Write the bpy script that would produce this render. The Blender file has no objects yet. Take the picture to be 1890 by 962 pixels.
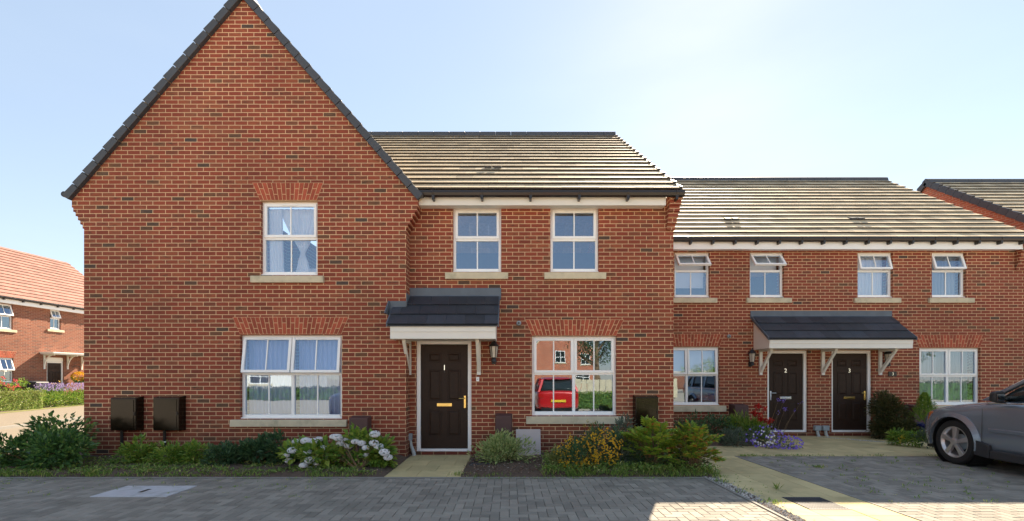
import bpy, bmesh, math, random
from mathutils import Vector, Matrix, noise
R = math.radians
random.seed(7)
S = bpy.context.scene
COL = S.collection

# ------------------------------------------------------------------ camera
F = 850.0            # focal length in photo pixels (1890 wide)
PX, HY, EYE = 940.0, 698.0, 1.42
cd = bpy.data.cameras.new('Camera'); cam = bpy.data.objects.new('Camera', cd); COL.objects.link(cam)
cam.location = (0, 0, EYE); cam.rotation_euler = (R(90), 0, 0)
cd.sensor_width = 36; cd.lens = 36 * F / 1890
cd.shift_x = (945 - PX) / 1890; cd.shift_y = (HY - 481) / 1890
cd.clip_start = .05; cd.clip_end = 2000
S.camera = cam
# ------------------------------------------------------------------ sky, sun, exposure
SUN = Vector((.50, 1.20, 1.0)).normalized()      # towards the sun
elev = math.asin(SUN.z); azim = math.atan2(SUN.x, SUN.y)
W = bpy.data.worlds.new('World'); S.world = W; W.use_nodes = True
nt = W.node_tree; nt.nodes.clear()
o = nt.nodes.new('ShaderNodeOutputWorld'); b = nt.nodes.new('ShaderNodeBackground')
sk = nt.nodes.new('ShaderNodeTexSky'); sk.sky_type = 'NISHITA'; sk.sun_disc = False
sk.sun_elevation = elev; sk.sun_rotation = azim
sk.air_density = 1.0; sk.dust_density = .12; sk.ozone_density = .8
b.inputs['Strength'].default_value = .063
mul = nt.nodes.new('ShaderNodeMix'); mul.data_type = 'RGBA'; mul.blend_type = 'MULTIPLY'; mul.inputs[0].default_value = 1; mul.inputs[7].default_value = (1.08, .93, .80, 1)
nt.links.new(sk.outputs[0], mul.inputs[6]); 
veil = nt.nodes.new('ShaderNodeMix'); veil.data_type = 'RGBA'; veil.inputs[7].default_value = (2.3, 2.85, 3.6, 1)   # thin high cloud
wtc = nt.nodes.new('ShaderNodeTexCoord'); wmp = nt.nodes.new('ShaderNodeMapping'); wmp.inputs['Scale'].default_value = (1.2, 1.2, 4.5)
wnz = nt.nodes.new('ShaderNodeTexNoise'); wnz.inputs['Scale'].default_value = 1.6; wnz.inputs['Detail'].default_value = 6
wmr = nt.nodes.new('ShaderNodeMapRange'); wmr.inputs[1].default_value = .35; wmr.inputs[2].default_value = .75; wmr.inputs[3].default_value = .42; wmr.inputs[4].default_value = .66
nt.links.new(wtc.outputs['Generated'], wmp.inputs[0]); nt.links.new(wmp.outputs[0], wnz.inputs['Vector']); nt.links.new(wnz.outputs[0], wmr.inputs[0]); nt.links.new(wmr.outputs[0], veil.inputs[0])
nt.links.new(mul.outputs[2], veil.inputs[6]); nt.links.new(veil.outputs[2], b.inputs['Color']); nt.links.new(b.outputs[0], o.inputs['Surface'])
ld = bpy.data.lights.new('Sun', 'SUN'); ld.energy = 3.9; ld.angle = R(.53); ld.color = (1, .83, .62)
sun = bpy.data.objects.new('Sun', ld); COL.objects.link(sun)
sun.rotation_euler = SUN.to_track_quat('Z', 'Y').to_euler(); sun.location = (20, 40, 40)
S.view_settings.view_transform = 'Standard'; S.view_settings.look = 'None'
S.view_settings.exposure = 2.14; S.view_settings.gamma = 1
S.cycles.max_bounces = 8; S.cycles.transparent_max_bounces = 12
S.cycles.sample_clamp_indirect = 6

# photo measurements -> metres. s = pixels per metre on the plane measured
GS, RS, HS = 103.6, 99.8, 75.3
YG, YR, YH = F / GS, F / RS, F / HS
def mx(px, s): return (px - PX) / s
def mz(py, s): return EYE + (HY - py) / s

# ------------------------------------------------------------------ mesh helpers
ORG = {}
def top(o):
    while o.parent: o = o.parent
    return o
class MB:
    def __init__(s): s.v = []; s.f = []; s.m = []; s.T = None; s.mi = 0
    def add(s, vs, fs):
        k = len(s.v)
        for p in vs:
            p = Vector(p)
            s.v.append(s.T @ p if s.T else p)
        for f in fs: s.f.append([k + i for i in f]); s.m.append(s.mi)
        return s
    def box(s, x0, x1, y0, y1, z0, z1):
        return s.add([(x0,y0,z0),(x1,y0,z0),(x1,y1,z0),(x0,y1,z0),(x0,y0,z1),(x1,y0,z1),(x1,y1,z1),(x0,y1,z1)],
                     [(0,3,2,1),(4,5,6,7),(0,1,5,4),(1,2,6,5),(2,3,7,6),(3,0,4,7)])
    def hexa(s, p): return s.add(p, [(0,3,2,1),(4,5,6,7),(0,1,5,4),(1,2,6,5),(2,3,7,6),(3,0,4,7)])
    def prism(s, poly, y0, y1):          # polygon (x, z), extruded along y
        n = len(poly)
        s.add([(x, y0, z) for x, z in poly] + [(x, y1, z) for x, z in poly],
              [list(range(n)), list(range(2*n-1, n-1, -1))] + [(i, i+n, (i+1) % n + n, (i+1) % n) for i in range(n)])
        return s
    def extx(s, poly, x0, x1):           # polygon (y, z), extruded along x
        n = len(poly)
        s.add([(x0, y, z) for y, z in poly] + [(x1, y, z) for y, z in poly],
              [list(range(n))[::-1], list(range(n, 2*n))] + [(i, (i+1) % n, (i+1) % n + n, i+n) for i in range(n)])
        return s
    def tube(s, pts, r, n=8, caps=True):
        pts = [Vector(p) for p in pts]; rs = r if isinstance(r, (list, tuple)) else [r] * len(pts)
        k0 = []; vs = []; fs = []
        for i, p in enumerate(pts):
            d = (pts[min(i+1, len(pts)-1)] - pts[max(i-1, 0)]).normalized()
            a = d.cross(Vector((0, 0, 1)) if abs(d.z) < .9 else Vector((1, 0, 0))).normalized(); bb = d.cross(a)
            for j in range(n):
                t = 2 * math.pi * j / n
                vs.append(p + (a * math.cos(t) + bb * math.sin(t)) * rs[i])
        for i in range(len(pts)-1):
            for j in range(n):
                fs.append((i*n+j, i*n+(j+1) % n, (i+1)*n+(j+1) % n, (i+1)*n+j))
        if caps: fs.append(list(range(n))[::-1]); fs.append([(len(pts)-1)*n+j for j in range(n)])
        return s.add(vs, fs)
    def lathe(s, prof, c, n=16, axis='z', caps=True):   # prof (r, h)
        vs = []; fs = []
        for r, h in prof:
            for j in range(n):
                t = 2 * math.pi * j / n; a, bb = r * math.cos(t), r * math.sin(t)
                q = {'z': (a, bb, h), 'x': (h, a, bb), 'y': (a, h, bb)}[axis]
                vs.append(Vector(c) + Vector(q))
        for i in range(len(prof)-1):
            for j in range(n): fs.append((i*n+j, i*n+(j+1) % n, (i+1)*n+(j+1) % n, (i+1)*n+j))
        if caps: fs.append(list(range(n))); fs.append([(len(prof)-1)*n+j for j in range(n)])
        return s.add(vs, fs)
    def build(s, name, mat, parent=None, label=None, cat=None, group=None, kind=None, smooth=False, bevel=0, loc=None):
        if parent:
            M = ORG.get(top(parent).name, Matrix())
        else:
            if loc is None:
                xs = [p.x for p in s.v]; ys = [p.y for p in s.v]; zs = [p.z for p in s.v]
                loc = ((min(xs)+max(xs))/2, (min(ys)+max(ys))/2, min(zs))
            M = Matrix.Translation(-Vector(loc))
        me = bpy.data.meshes.new(name)
        me.from_pydata([M @ p for p in s.v], [], s.f)
        for m in (mat if isinstance(mat, (list, tuple)) else [mat]): me.materials.append(m)
        if any(s.m): me.polygons.foreach_set('material_index', s.m)
        if smooth: me.shade_smooth()
        me.update()
        ob = bpy.data.objects.new(name, me); COL.objects.link(ob)
        if parent: ob.parent = parent
        else: ob.location = loc; ORG[ob.name] = M
        if label: ob['label'] = label
        if cat: ob['category'] = cat
        if group: ob['group'] = group
        if kind: ob['kind'] = kind
        if bevel:
            bv = ob.modifiers.new('bevel', 'BEVEL'); bv.width = bevel; bv.segments = 2; bv.limit_method = 'ANGLE'
        return ob
def thing(name, label, cat, loc=(0, 0, 0), rz=0, group=None, local=False):
    ob = bpy.data.objects.new(name, None); COL.objects.link(ob)
    ob.location = loc; ob.rotation_euler = (0, 0, rz); ob.empty_display_size = .2
    ob['label'] = label; ob['category'] = cat
    if group: ob['group'] = group
    ORG[ob.name] = Matrix() if local else Matrix.Translation(-Vector(loc))
    return ob
def copy_thing(src, loc, label=None, rz=None):
    r = src.copy(); COL.objects.link(r); r.location = loc
    if rz is not None: r.rotation_euler = (0, 0, rz)
    if label: r['label'] = label
    for ch in list(src.children):
        c = ch.copy(); COL.objects.link(c); c.parent = r
        for g in list(ch.children):
            d = g.copy(); COL.objects.link(d); d.parent = c
    return r

# ------------------------------------------------------------------ materials
def newmat(name):
    m = bpy.data.materials.new(name); m.use_nodes = True
    n = m.node_tree; bs = n.nodes['Principled BSDF']
    return m, n, bs
def N(n, t, **kw):
    x = n.nodes.new(t)
    for k, v in kw.items():
        if isinstance(k, str) and hasattr(x, k): setattr(x, k, v)
    return x
def L(n, a, b): n.links.new(a, b)
def math_(n, op, a, b=None, c=None):
    x = n.nodes.new('ShaderNodeMath'); x.operation = op
    for i, q in enumerate((a, b, c)):
        if q is None: continue
        if isinstance(q, (int, float)): x.inputs[i].default_value = q
        else: n.links.new(q, x.inputs[i])
    return x.outputs[0]
def mixc(n, f, a, b, mode='MIX'):
    x = n.nodes.new('ShaderNodeMix'); x.data_type = 'RGBA'; x.blend_type = mode
    for i, q in ((0, f), (6, a), (7, b)):
        if isinstance(q, (int, float)): x.inputs[i].default_value = q
        elif isinstance(q, tuple): x.inputs[i].default_value = (*q, 1)
        else: n.links.new(q, x.inputs[i])
    return x.outputs[2]
def ramp(n, f, stops, const=False):
    x = n.nodes.new('ShaderNodeValToRGB'); r = x.color_ramp
    if const: r.interpolation = 'CONSTANT'
    while len(r.elements) < len(stops): r.elements.new(.5)
    for e, (p, c) in zip(r.elements, stops): e.position = p; e.color = (*c, 1)
    n.links.new(f, x.inputs[0]); return x.outputs[0]
def simple(name, col, rough=.5, metal=0, var=.15, scale=8, bump=0, bscale=60, island=0, spec=.5, coat=0):
    m, n, bs = newmat(name)
    tc = N(n, 'ShaderNodeTexCoord'); nz = N(n, 'ShaderNodeTexNoise'); nz.inputs['Scale'].default_value = scale
    nz.inputs['Detail'].default_value = 5
    L(n, tc.outputs['Object'], nz.inputs['Vector'])
    v = math_(n, 'MULTIPLY_ADD', nz.outputs[0], 2*var, 1-var)
    if island:
        g = N(n, 'ShaderNodeNewGeometry')
        v = math_(n, 'MULTIPLY', v, math_(n, 'MULTIPLY_ADD', g.outputs['Random Per Island'], 2*island, 1-island))
    c = mixc(n, 1.0, col, v, 'MULTIPLY'); L(n, c, bs.inputs['Base Color'])
    bs.inputs['Roughness'].default_value = rough; bs.inputs['Metallic'].default_value = metal
    bs.inputs['Specular IOR Level'].default_value = spec; bs.inputs['Coat Weight'].default_value = coat
    if bump:
        n2 = N(n, 'ShaderNodeTexNoise'); n2.inputs['Scale'].default_value = bscale; L(n, tc.outputs['Object'], n2.inputs['Vector'])
        bp = N(n, 'ShaderNodeBump'); bp.inputs['Strength'].default_value = bump; bp.inputs['Distance'].default_value = .01
        L(n, n2.outputs[0], bp.inputs['Height']); L(n, bp.outputs[0], bs.inputs['Normal'])
    return m
def brickmat(name, ramp_stops, mortar=(.66, .43, .25), ph=(0, 0), mw=.0058, seed=0, rough=.85):
    m, n, bs = newmat(name)
    tc = N(n, 'ShaderNodeTexCoord'); sx = N(n, 'ShaderNodeSeparateXYZ'); L(n, tc.outputs['Object'], sx.inputs[0])
    sn = N(n, 'ShaderNodeSeparateXYZ'); L(n, tc.outputs['Normal'], sn.inputs[0])
    side = math_(n, 'GREATER_THAN', math_(n, 'ABSOLUTE', sn.outputs[0]), .6)
    u = math_(n, 'ADD', math_(n, 'MULTIPLY', sx.outputs[0], math_(n, 'SUBTRACT', 1, side)), math_(n, 'MULTIPLY', math_(n, 'ADD', sx.outputs[1], .1125), side))
    zz = math_(n, 'DIVIDE', math_(n, 'ADD', sx.outputs[2], ph[1] + 30), .075)
    row = math_(n, 'FLOOR', zz)
    uu = math_(n, 'ADD', math_(n, 'DIVIDE', math_(n, 'ADD', u, ph[0] + 90), .225), math_(n, 'MULTIPLY', math_(n, 'MODULO', row, 2), .5))
    colm = math_(n, 'FLOOR', uu)
    fu = math_(n, 'MULTIPLY', math_(n, 'SUBTRACT', uu, colm), .225); fz = math_(n, 'MULTIPLY', math_(n, 'SUBTRACT', zz, row), .075)
    d = math_(n, 'MINIMUM', math_(n, 'MINIMUM', fu, math_(n, 'SUBTRACT', .225, fu)), math_(n, 'MINIMUM', fz, math_(n, 'SUBTRACT', .075, fz)))
    nz = N(n, 'ShaderNodeTexNoise'); nz.inputs['Scale'].default_value = 45; nz.inputs['Detail'].default_value = 3; L(n, tc.outputs['Object'], nz.inputs['Vector'])
    d = math_(n, 'ADD', d, math_(n, 'MULTIPLY_ADD', nz.outputs[0], .003, -.0015))
    brick = N(n, 'ShaderNodeMapRange'); brick.inputs[1].default_value = mw - .001; brick.inputs[2].default_value = mw + .0012; L(n, d, brick.inputs[0])
    idv = N(n, 'ShaderNodeCombineXYZ'); L(n, colm, idv.inputs[0]); L(n, row, idv.inputs[1]); L(n, math_(n, 'MULTIPLY_ADD', side, 5, seed), idv.inputs[2])
    wn = N(n, 'ShaderNodeTexWhiteNoise'); wn.noise_dimensions = '3D'; L(n, idv.outputs[0], wn.inputs['Vector'])
    sc = N(n, 'ShaderNodeSeparateColor'); L(n, wn.outputs['Color'], sc.inputs[0])
    c = ramp(n, wn.outputs['Value'], ramp_stops)
    # sanded, darker smears across some faces
    mp = N(n, 'ShaderNodeMapping'); mp.inputs['Scale'].default_value = (9, 9, 34); L(n, tc.outputs['Object'], mp.inputs[0])
    n3 = N(n, 'ShaderNodeTexNoise'); n3.inputs['Scale'].default_value = 1; n3.inputs['Detail'].default_value = 4; L(n, mp.outputs[0], n3.inputs['Vector'])
    dark = N(n, 'ShaderNodeMapRange'); dark.inputs[1].default_value = .5; dark.inputs[2].default_value = .72; L(n, n3.outputs[0], dark.inputs[0])
    dk = math_(n, 'MULTIPLY', math_(n, 'MULTIPLY', dark.outputs[0], .95), math_(n, 'POWER', sc.outputs[0], 1.6))
    c = mixc(n, dk, c, (.055, .036, .022))
    n4 = N(n, 'ShaderNodeTexNoise'); n4.inputs['Scale'].default_value = .55; n4.inputs['Detail'].default_value = 3; L(n, tc.outputs['Object'], n4.inputs['Vector'])
    mcol = mixc(n, n4.outputs[0], tuple(q * .78 for q in mortar), tuple(q * 1.2 for q in mortar))
    c = mixc(n, brick.outputs[0], mcol, c)
    c = mixc(n, 1.0, c, math_(n, 'MULTIPLY_ADD', n4.outputs[0], .7, .65), 'MULTIPLY')
    n5 = N(n, 'ShaderNodeTexNoise'); n5.inputs['Scale'].default_value = 1.1; n5.inputs['Detail'].default_value = 6; n5.inputs['Roughness'].default_value = .7; L(n, mp.outputs[0], n5.inputs['Vector']); mp5 = N(n, 'ShaderNodeMapping'); mp5.inputs['Scale'].default_value = (.7, .7, 1.5); L(n, tc.outputs['Object'], mp5.inputs[0]); L(n, mp5.outputs[0], n5.inputs['Vector'])
    ef = N(n, 'ShaderNodeMapRange'); ef.inputs[1].default_value = .55; ef.inputs[2].default_value = .8; ef.inputs[4].default_value = .35; L(n, n5.outputs[0], ef.inputs[0]); c = mixc(n, ef.outputs[0], c, (.44, .25, .13))
    # darker towards the ground
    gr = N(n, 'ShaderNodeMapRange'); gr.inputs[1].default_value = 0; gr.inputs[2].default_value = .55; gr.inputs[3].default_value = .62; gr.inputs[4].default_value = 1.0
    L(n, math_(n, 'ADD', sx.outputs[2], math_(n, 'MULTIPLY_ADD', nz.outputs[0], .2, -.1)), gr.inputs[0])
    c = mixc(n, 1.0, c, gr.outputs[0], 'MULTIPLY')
    L(n, c, bs.inputs['Base Color']); bs.inputs['Roughness'].default_value = rough
    bp = N(n, 'ShaderNodeBump'); bp.inputs['Strength'].default_value = .7; bp.inputs['Distance'].default_value = .006
    h = math_(n, 'ADD', brick.outputs[0], math_(n, 'MULTIPLY', nz.outputs[0], .35))
    L(n, h, bp.inputs['Height']); L(n, bp.outputs[0], bs.inputs['Normal'])
    return m
BR = [(0, (.19, .040, .021)), (.3, (.275, .058, .028)), (.55, (.235, .047, .024)), (.72, (.30, .082, .037)), (.82, (.18, .050, .026)), (.92, (.27, .061, .030)), (.975, (.15, .066, .032)), (.995, (.085, .050, .034)), (1, (.07, .048, .045))]
M = {}
M['brick_a'] = brickmat('brick red multi', BR, seed=1, ph=(0, 0))
M['brick_b'] = brickmat('brick red terrace', BR, seed=4, ph=(.06, 0))
M['brick_c'] = brickmat('brick orange', [(0, (.22, .07, .04)), (.5, (.26, .085, .045)), (.8, (.20, .06, .035)), (1, (.16, .06, .04))], mortar=(.33, .24, .17), seed=9)
M['brick_d'] = brickmat('brick bright red', [(0, (.42, .12, .06)), (.5, (.52, .15, .07)), (1, (.36, .10, .06))], mortar=(.6, .42, .3), seed=12)
M['vous'] = simple('gauged brick', (.33, .070, .034), .85, var=.25, scale=30, bump=.3, island=.25)
M['mortar'] = simple('mortar', (.70, .48, .28), .95)
M['upvc'] = simple('white plastic', (.92, .92, .91), .35, var=.04, scale=3)
M['cream'] = simple('cream painted board', (.78, .76, .70), .45, var=.06, scale=4)
M['stone'] = simple('cast stone sill', (.60, .53, .38), .85, var=.18, scale=7, bump=.3, bscale=120)
M['tile'] = simple('slate grey concrete tile', (.62, .49, .31), .75, spec=.3, var=.25, scale=14, bump=.25, bscale=150, island=.25)
M['tile_o'] = simple('terracotta tile', (.27, .135, .105), .8, var=.2, scale=6, island=.18)
M['nose'] = simple('tile edge painted shade', (.055, .046, .038), .8)  # shade of the course risers put into the nose colour
M['verge'] = simple('grey plastic verge', (.055, .06, .07), .55, var=.1, island=.1)
M['gutter'] = simple('dark brown gutter', (.022, .017, .016), .3, var=.1)
M['lead'] = simple('lead flashing', (.10, .125, .155), .6, var=.3, scale=5, bump=.2, bscale=12)
M['ctile'] = simple('canopy slate tile', (.030, .036, .048), .5, var=.45, scale=5, bump=.2, bscale=80, island=.3)
M['black'] = simple('black metal', (.012, .012, .013), .35)
M['brownbox'] = simple('glossy brown meter box', (.012, .007, .004), .14, var=.1, spec=.32)
M['gasbox'] = simple('matt brown box', (.085, .04, .038), .6, var=.15)
M['door'] = simple('dark brown woodgrain door', (.030, .015, .009), .5, var=.35, scale=18, bump=.15, bscale=90, spec=.25)
M['brass'] = simple('brass', (.75, .52, .18), .25, metal=1)
M['chrome'] = simple('chrome', (.75, .75, .75), .15, metal=1)
M['gray'] = simple('grey plastic', (.30, .34, .37), .55)
M['pipe'] = simple('pale grey pipe', (.42, .45, .46), .5)
M['rubber'] = simple('tyre rubber', (.014, .013, .013), .7, var=.2, scale=20)
M['concrete'] = simple('pale concrete', (.50, .50, .52), .9, var=.15, scale=6, bump=.2)
M['pinkslab'] = simple('pinkish slab', (.50, .43, .41), .9, var=.1)
M['kerb'] = simple('kerb concrete', (.24, .23, .21), .9, var=.15, bump=.2)
M['soil'] = simple('soil', (.10, .068, .048), .95, var=.6, scale=22, bump=.9, bscale=45)
M['inside'] = simple('interior wall', (.12, .12, .14), .9)
M['bounce_ground'] = simple('bounce_ground', (.46, .40, .32), .92, var=.15, scale=30, bump=.3, bscale=200)  # tone raised so the ground bounces sun onto the shaded facades
M['slab'] = simple('buff slab', (.52, .43, .22), .9, var=.22, scale=3.5, bump=.25, bscale=90, island=.12)
M['paver'] = simple('grey paver', (.24, .22, .185), .88, var=.28, scale=2.2, bump=.35, bscale=110, island=.22)
def stain(mt, col, lo=.55, hi=.75, amt=.5, sc=1.4):
    n = mt.node_tree; bs = n.nodes['Principled BSDF']; src = bs.inputs['Base Color'].links[0].from_socket
    tc = N(n, 'ShaderNodeTexCoord'); a = N(n, 'ShaderNodeTexNoise'); a.inputs['Scale'].default_value = sc; a.inputs['Detail'].default_value = 8; a.inputs['Roughness'].default_value = .65; L(n, tc.outputs['Object'], a.inputs['Vector'])
    r = N(n, 'ShaderNodeMapRange'); r.inputs[1].default_value = lo; r.inputs[2].default_value = hi; r.inputs[4].default_value = amt; L(n, a.outputs[0], r.inputs[0])
    L(n, mixc(n, r.outputs[0], src, col), bs.inputs['Base Color'])
stain(M['paver'], (.09, .085, .06)); stain(M['paver'], (.36, .34, .30), .6, .72, .35, 2.3); stain(M['slab'], (.20, .19, .09), .5, .75, .6, 1.9); stain(M['stone'], (.28, .26, .17), .5, .7, .6, 3); stain(M['tile'], (.16, .15, .10), .55, .75, .35, 1.1); stain(M['concrete'], (.22, .22, .18), .5, .7, .6, 4)
M['paverjoint'] = simple('joint sand', (.07, .062, .05), .95, var=.3, scale=20)
M['stick'] = simple('woody stem', (.20, .13, .07), .85)
M['roadmat'] = simple('worn tan road', (.20, .165, .12), .92, var=.12, scale=3, bump=.3, bscale=200)
M['render'] = simple('white render', (.78, .76, .72), .85, var=.05)
M['lawn'] = simple('grass verge', (.17, .17, .045), .9, var=.4, scale=5, bump=.5)
M['clutter'] = simple('plate yellow', (.75, .50, .02), .5)
M['bluepot'] = simple('blue glazed pot', (.01, .015, .10), .2)
def glassmat(name, refl=.25, tint=(1, 1, 1), through=(.9, .93, .97)):
    m, n, bs = newmat(name); n.nodes.remove(bs)
    out = n.nodes['Material Output']
    gl = N(n, 'ShaderNodeBsdfGlossy'); gl.inputs['Roughness'].default_value = .0; gl.inputs['Color'].default_value = (*tint, 1)
    tr = N(n, 'ShaderNodeBsdfTransparent'); tr.inputs['Color'].default_value = (*through, 1)
    mx_ = N(n, 'ShaderNodeMixShader'); lw = N(n, 'ShaderNodeFresnel'); lw.inputs[0].default_value = 1.5
    f = math_(n, 'MINIMUM', math_(n, 'ADD', math_(n, 'MULTIPLY', lw.outputs[0], 1.5), refl - .06), 1.0)
    tc = N(n, 'ShaderNodeTexCoord'); nz = N(n, 'ShaderNodeTexNoise'); nz.inputs['Scale'].default_value = 1.3; L(n, tc.outputs['Object'], nz.inputs['Vector'])
    bp = N(n, 'ShaderNodeBump'); bp.inputs['Strength'].default_value = .06; bp.inputs['Distance'].default_value = .02
    L(n, nz.outputs[0], bp.inputs['Height']); L(n, bp.outputs[0], gl.inputs['Normal'])
    L(n, f, mx_.inputs[0]); L(n, tr.outputs[0], mx_.inputs[1]); L(n, gl.outputs[0], mx_.inputs[2]); L(n, mx_.outputs[0], out.inputs[0])
    return m
M['glass'] = glassmat('window glass', tint=(.66, .85, 1.08), through=(.94, .97, 1))
M['cglass'] = glassmat('car glass', .12, (1, 1, 1), (.12, .14, .14))
def sheer(name, col, t=.25):
    m, n, bs = newmat(name); out = n.nodes['Material Output']; n.nodes.remove(bs)
    df = N(n, 'ShaderNodeBsdfDiffuse'); df.inputs[0].default_value = (*col, 1)
    tl = N(n, 'ShaderNodeBsdfTranslucent'); tl.inputs[0].default_value = (*col, 1)
    tr = N(n, 'ShaderNodeBsdfTransparent'); a = N(n, 'ShaderNodeMixShader'); b2 = N(n, 'ShaderNodeMixShader')
    a.inputs[0].default_value = .1; b2.inputs[0].default_value = t
    L(n, df.outputs[0], a.inputs[1]); L(n, tl.outputs[0], a.inputs[2]); L(n, a.outputs[0], b2.inputs[1]); L(n, tr.outputs[0], b2.inputs[2]); L(n, b2.outputs[0], out.inputs[0])
    return m
M['net'] = sheer('net curtain', (.95, .96, .98), .0)
M['blue'] = sheer('blue grey curtain', (.56, .63, .86), .03)
M['net2'] = sheer('grey net curtain', (.55, .58, .62), .1)
M['blind'] = sheer('roller blind', (.82, .84, .86), .02)
def leafmat(name, stops, rough=.45, trans=.3):
    m, n, bs = newmat(name); out = n.nodes['Material Output']
    if stops[-1][1][0] < .5: stops = [(p, tuple(min(q*1.5, .75) for q in c)) for p, c in stops]
    g = N(n, 'ShaderNodeNewGeometry'); c = ramp(n, g.outputs['Random Per Island'], stops)
    L(n, c, bs.inputs['Base Color']); bs.inputs['Roughness'].default_value = rough
    tl = N(n, 'ShaderNodeBsdfTranslucent'); L(n, c, tl.inputs[0]); mx_ = N(n, 'ShaderNodeMixShader'); mx_.inputs[0].default_value = trans
    L(n, bs.outputs[0], mx_.inputs[1]); L(n, tl.outputs[0], mx_.inputs[2]); L(n, mx_.outputs[0], out.inputs[0])
    return m
LF = {
 'dark': leafmat('dark glossy leaf', [(0, (.03, .07, .02)), (.5, (.06, .13, .035)), (.9, (.11, .20, .045)), (1, (.22, .27, .06))], .35),
 'deep': leafmat('deep green leaf', [(0, (.025, .06, .025)), (.6, (.05, .10, .04)), (1, (.09, .15, .06))]),
 'lime': leafmat('yellow green leaf', [(0, (.06, .13, .02)), (.5, (.13, .22, .03)), (1, (.24, .28, .05))]),
 'sage': leafmat('pale sage leaf', [(0, (.12, .18, .05)), (.5, (.22, .28, .10)), (1, (.36, .38, .17))], .7),
 'grey': leafmat('grey green leaf', [(0, (.05, .075, .05)), (.6, (.09, .12, .085)), (1, (.14, .17, .13))], .7),
 'nand2': leafmat('reddening nandina leaf', [(0, (.08, .17, .025)), (.5, (.19, .29, .035)), (.82, (.30, .32, .045)), (.93, (.40, .17, .04)), (1, (.34, .04, .02))]),
 'nand': leafmat('nandina leaf', [(0, (.09, .18, .025)), (.5, (.19, .30, .035)), (.9, (.32, .38, .05)), (.97, (.40, .22, .05)), (1, (.34, .05, .03))]),
 'gold': leafmat('golden leaf', [(0, (.20, .17, .02)), (.5, (.42, .30, .03)), (1, (.62, .42, .04))]),
 'brown': leafmat('bronze leaf', [(0, (.03, .04, .014)), (.5, (.06, .065, .02)), (1, (.10, .08, .03))]),
 'hedge': leafmat('box hedge leaf', [(0, (.09, .12, .03)), (.5, (.17, .19, .055)), (1, (.26, .27, .11))]),
 'white': leafmat('white petal', [(0, (.75, .76, .80)), (.5, (.85, .85, .85)), (1, (.80, .76, .78))], .8),
 'yellow': leafmat('yellow petal', [(0, (.38, .20, .01)), (.6, (.58, .36, .02)), (1, (.48, .16, .01))], .7),
 'red': leafmat('red petal', [(0, (.40, .01, .01)), (1, (.65, .03, .02))], .6),
 'violet': leafmat('violet petal', [(0, (.10, .06, .42)), (.6, (.18, .12, .65)), (1, (.32, .24, .75))], .7),
 'lavender': leafmat('lavender spike', [(0, (.22, .16, .36)), (1, (.40, .32, .52))], .8),
 'pink': leafmat('pink petal', [(0, (.55, .04, .12)), (1, (.75, .15, .12))], .7),
 'grass': leafmat('grass blade', [(0, (.08, .15, .025)), (.7, (.16, .24, .045)), (1, (.32, .30, .10))]),
 'bark': leafmat('bark chip', [(0, (.07, .045, .03)), (.6, (.17, .10, .07)), (.93, (.30, .21, .15)), (1, (.6, .55, .5))], .9, .0),
 'pebble': leafmat('pebble', [(0, (.18, .16, .15)), (.5, (.40, .37, .33)), (1, (.62, .58, .52))], .8, .0),
}
# ------------------------------------------------------------------ building helpers
def wall(mb, x0, x1, z0, z1, y0, th, holes=()):
    xs = sorted({x0, x1, *[h[0] for h in holes], *[h[1] for h in holes]}); zs = sorted({z0, z1, *[h[2] for h in holes], *[h[3] for h in holes]})
    xs = [x for x in xs if x0 <= x <= x1]; zs = [z for z in zs if z0 <= z <= z1]
    for i in range(len(xs)-1):
        for j in range(len(zs)-1):
            cx, cz = (xs[i]+xs[i+1])/2, (zs[j]+zs[j+1])/2
            if any(h[0] < cx < h[1] and h[2] < cz < h[3] for h in holes): continue
            a, b, c, d = xs[i], xs[i+1], zs[j], zs[j+1]
            mb.add([(a,y0,c),(b,y0,c),(b,y0,d),(a,y0,d)], [(0,1,2,3)]); mb.add([(a,y0+th,c),(b,y0+th,c),(b,y0+th,d),(a,y0+th,d)], [(3,2,1,0)])
    for a, b, c, d in holes:
        y1 = y0 + th
        mb.add([(a,y0,c),(a,y1,c),(a,y1,d),(a,y0,d)], [(3,2,1,0)]); mb.add([(b,y0,c),(b,y1,c),(b,y1,d),(b,y0,d)], [(0,1,2,3)])
        mb.add([(a,y0,c),(b,y0,c),(b,y1,c),(a,y1,c)], [(3,2,1,0)]); mb.add([(a,y0,d),(b,y0,d),(b,y1,d),(a,y1,d)], [(0,1,2,3)])
    mb.add([(x0,y0,z0),(x0,y0+th,z0),(x0,y0+th,z1),(x0,y0,z1)], [(3,2,1,0)]); mb.add([(x1,y0,z0),(x1,y0+th,z0),(x1,y0+th,z1),(x1,y0,z1)], [(0,1,2,3)])
    mb.add([(x0,y0,z1),(x1,y0,z1),(x1,y0+th,z1),(x0,y0+th,z1)], [(0,1,2,3)])
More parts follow.
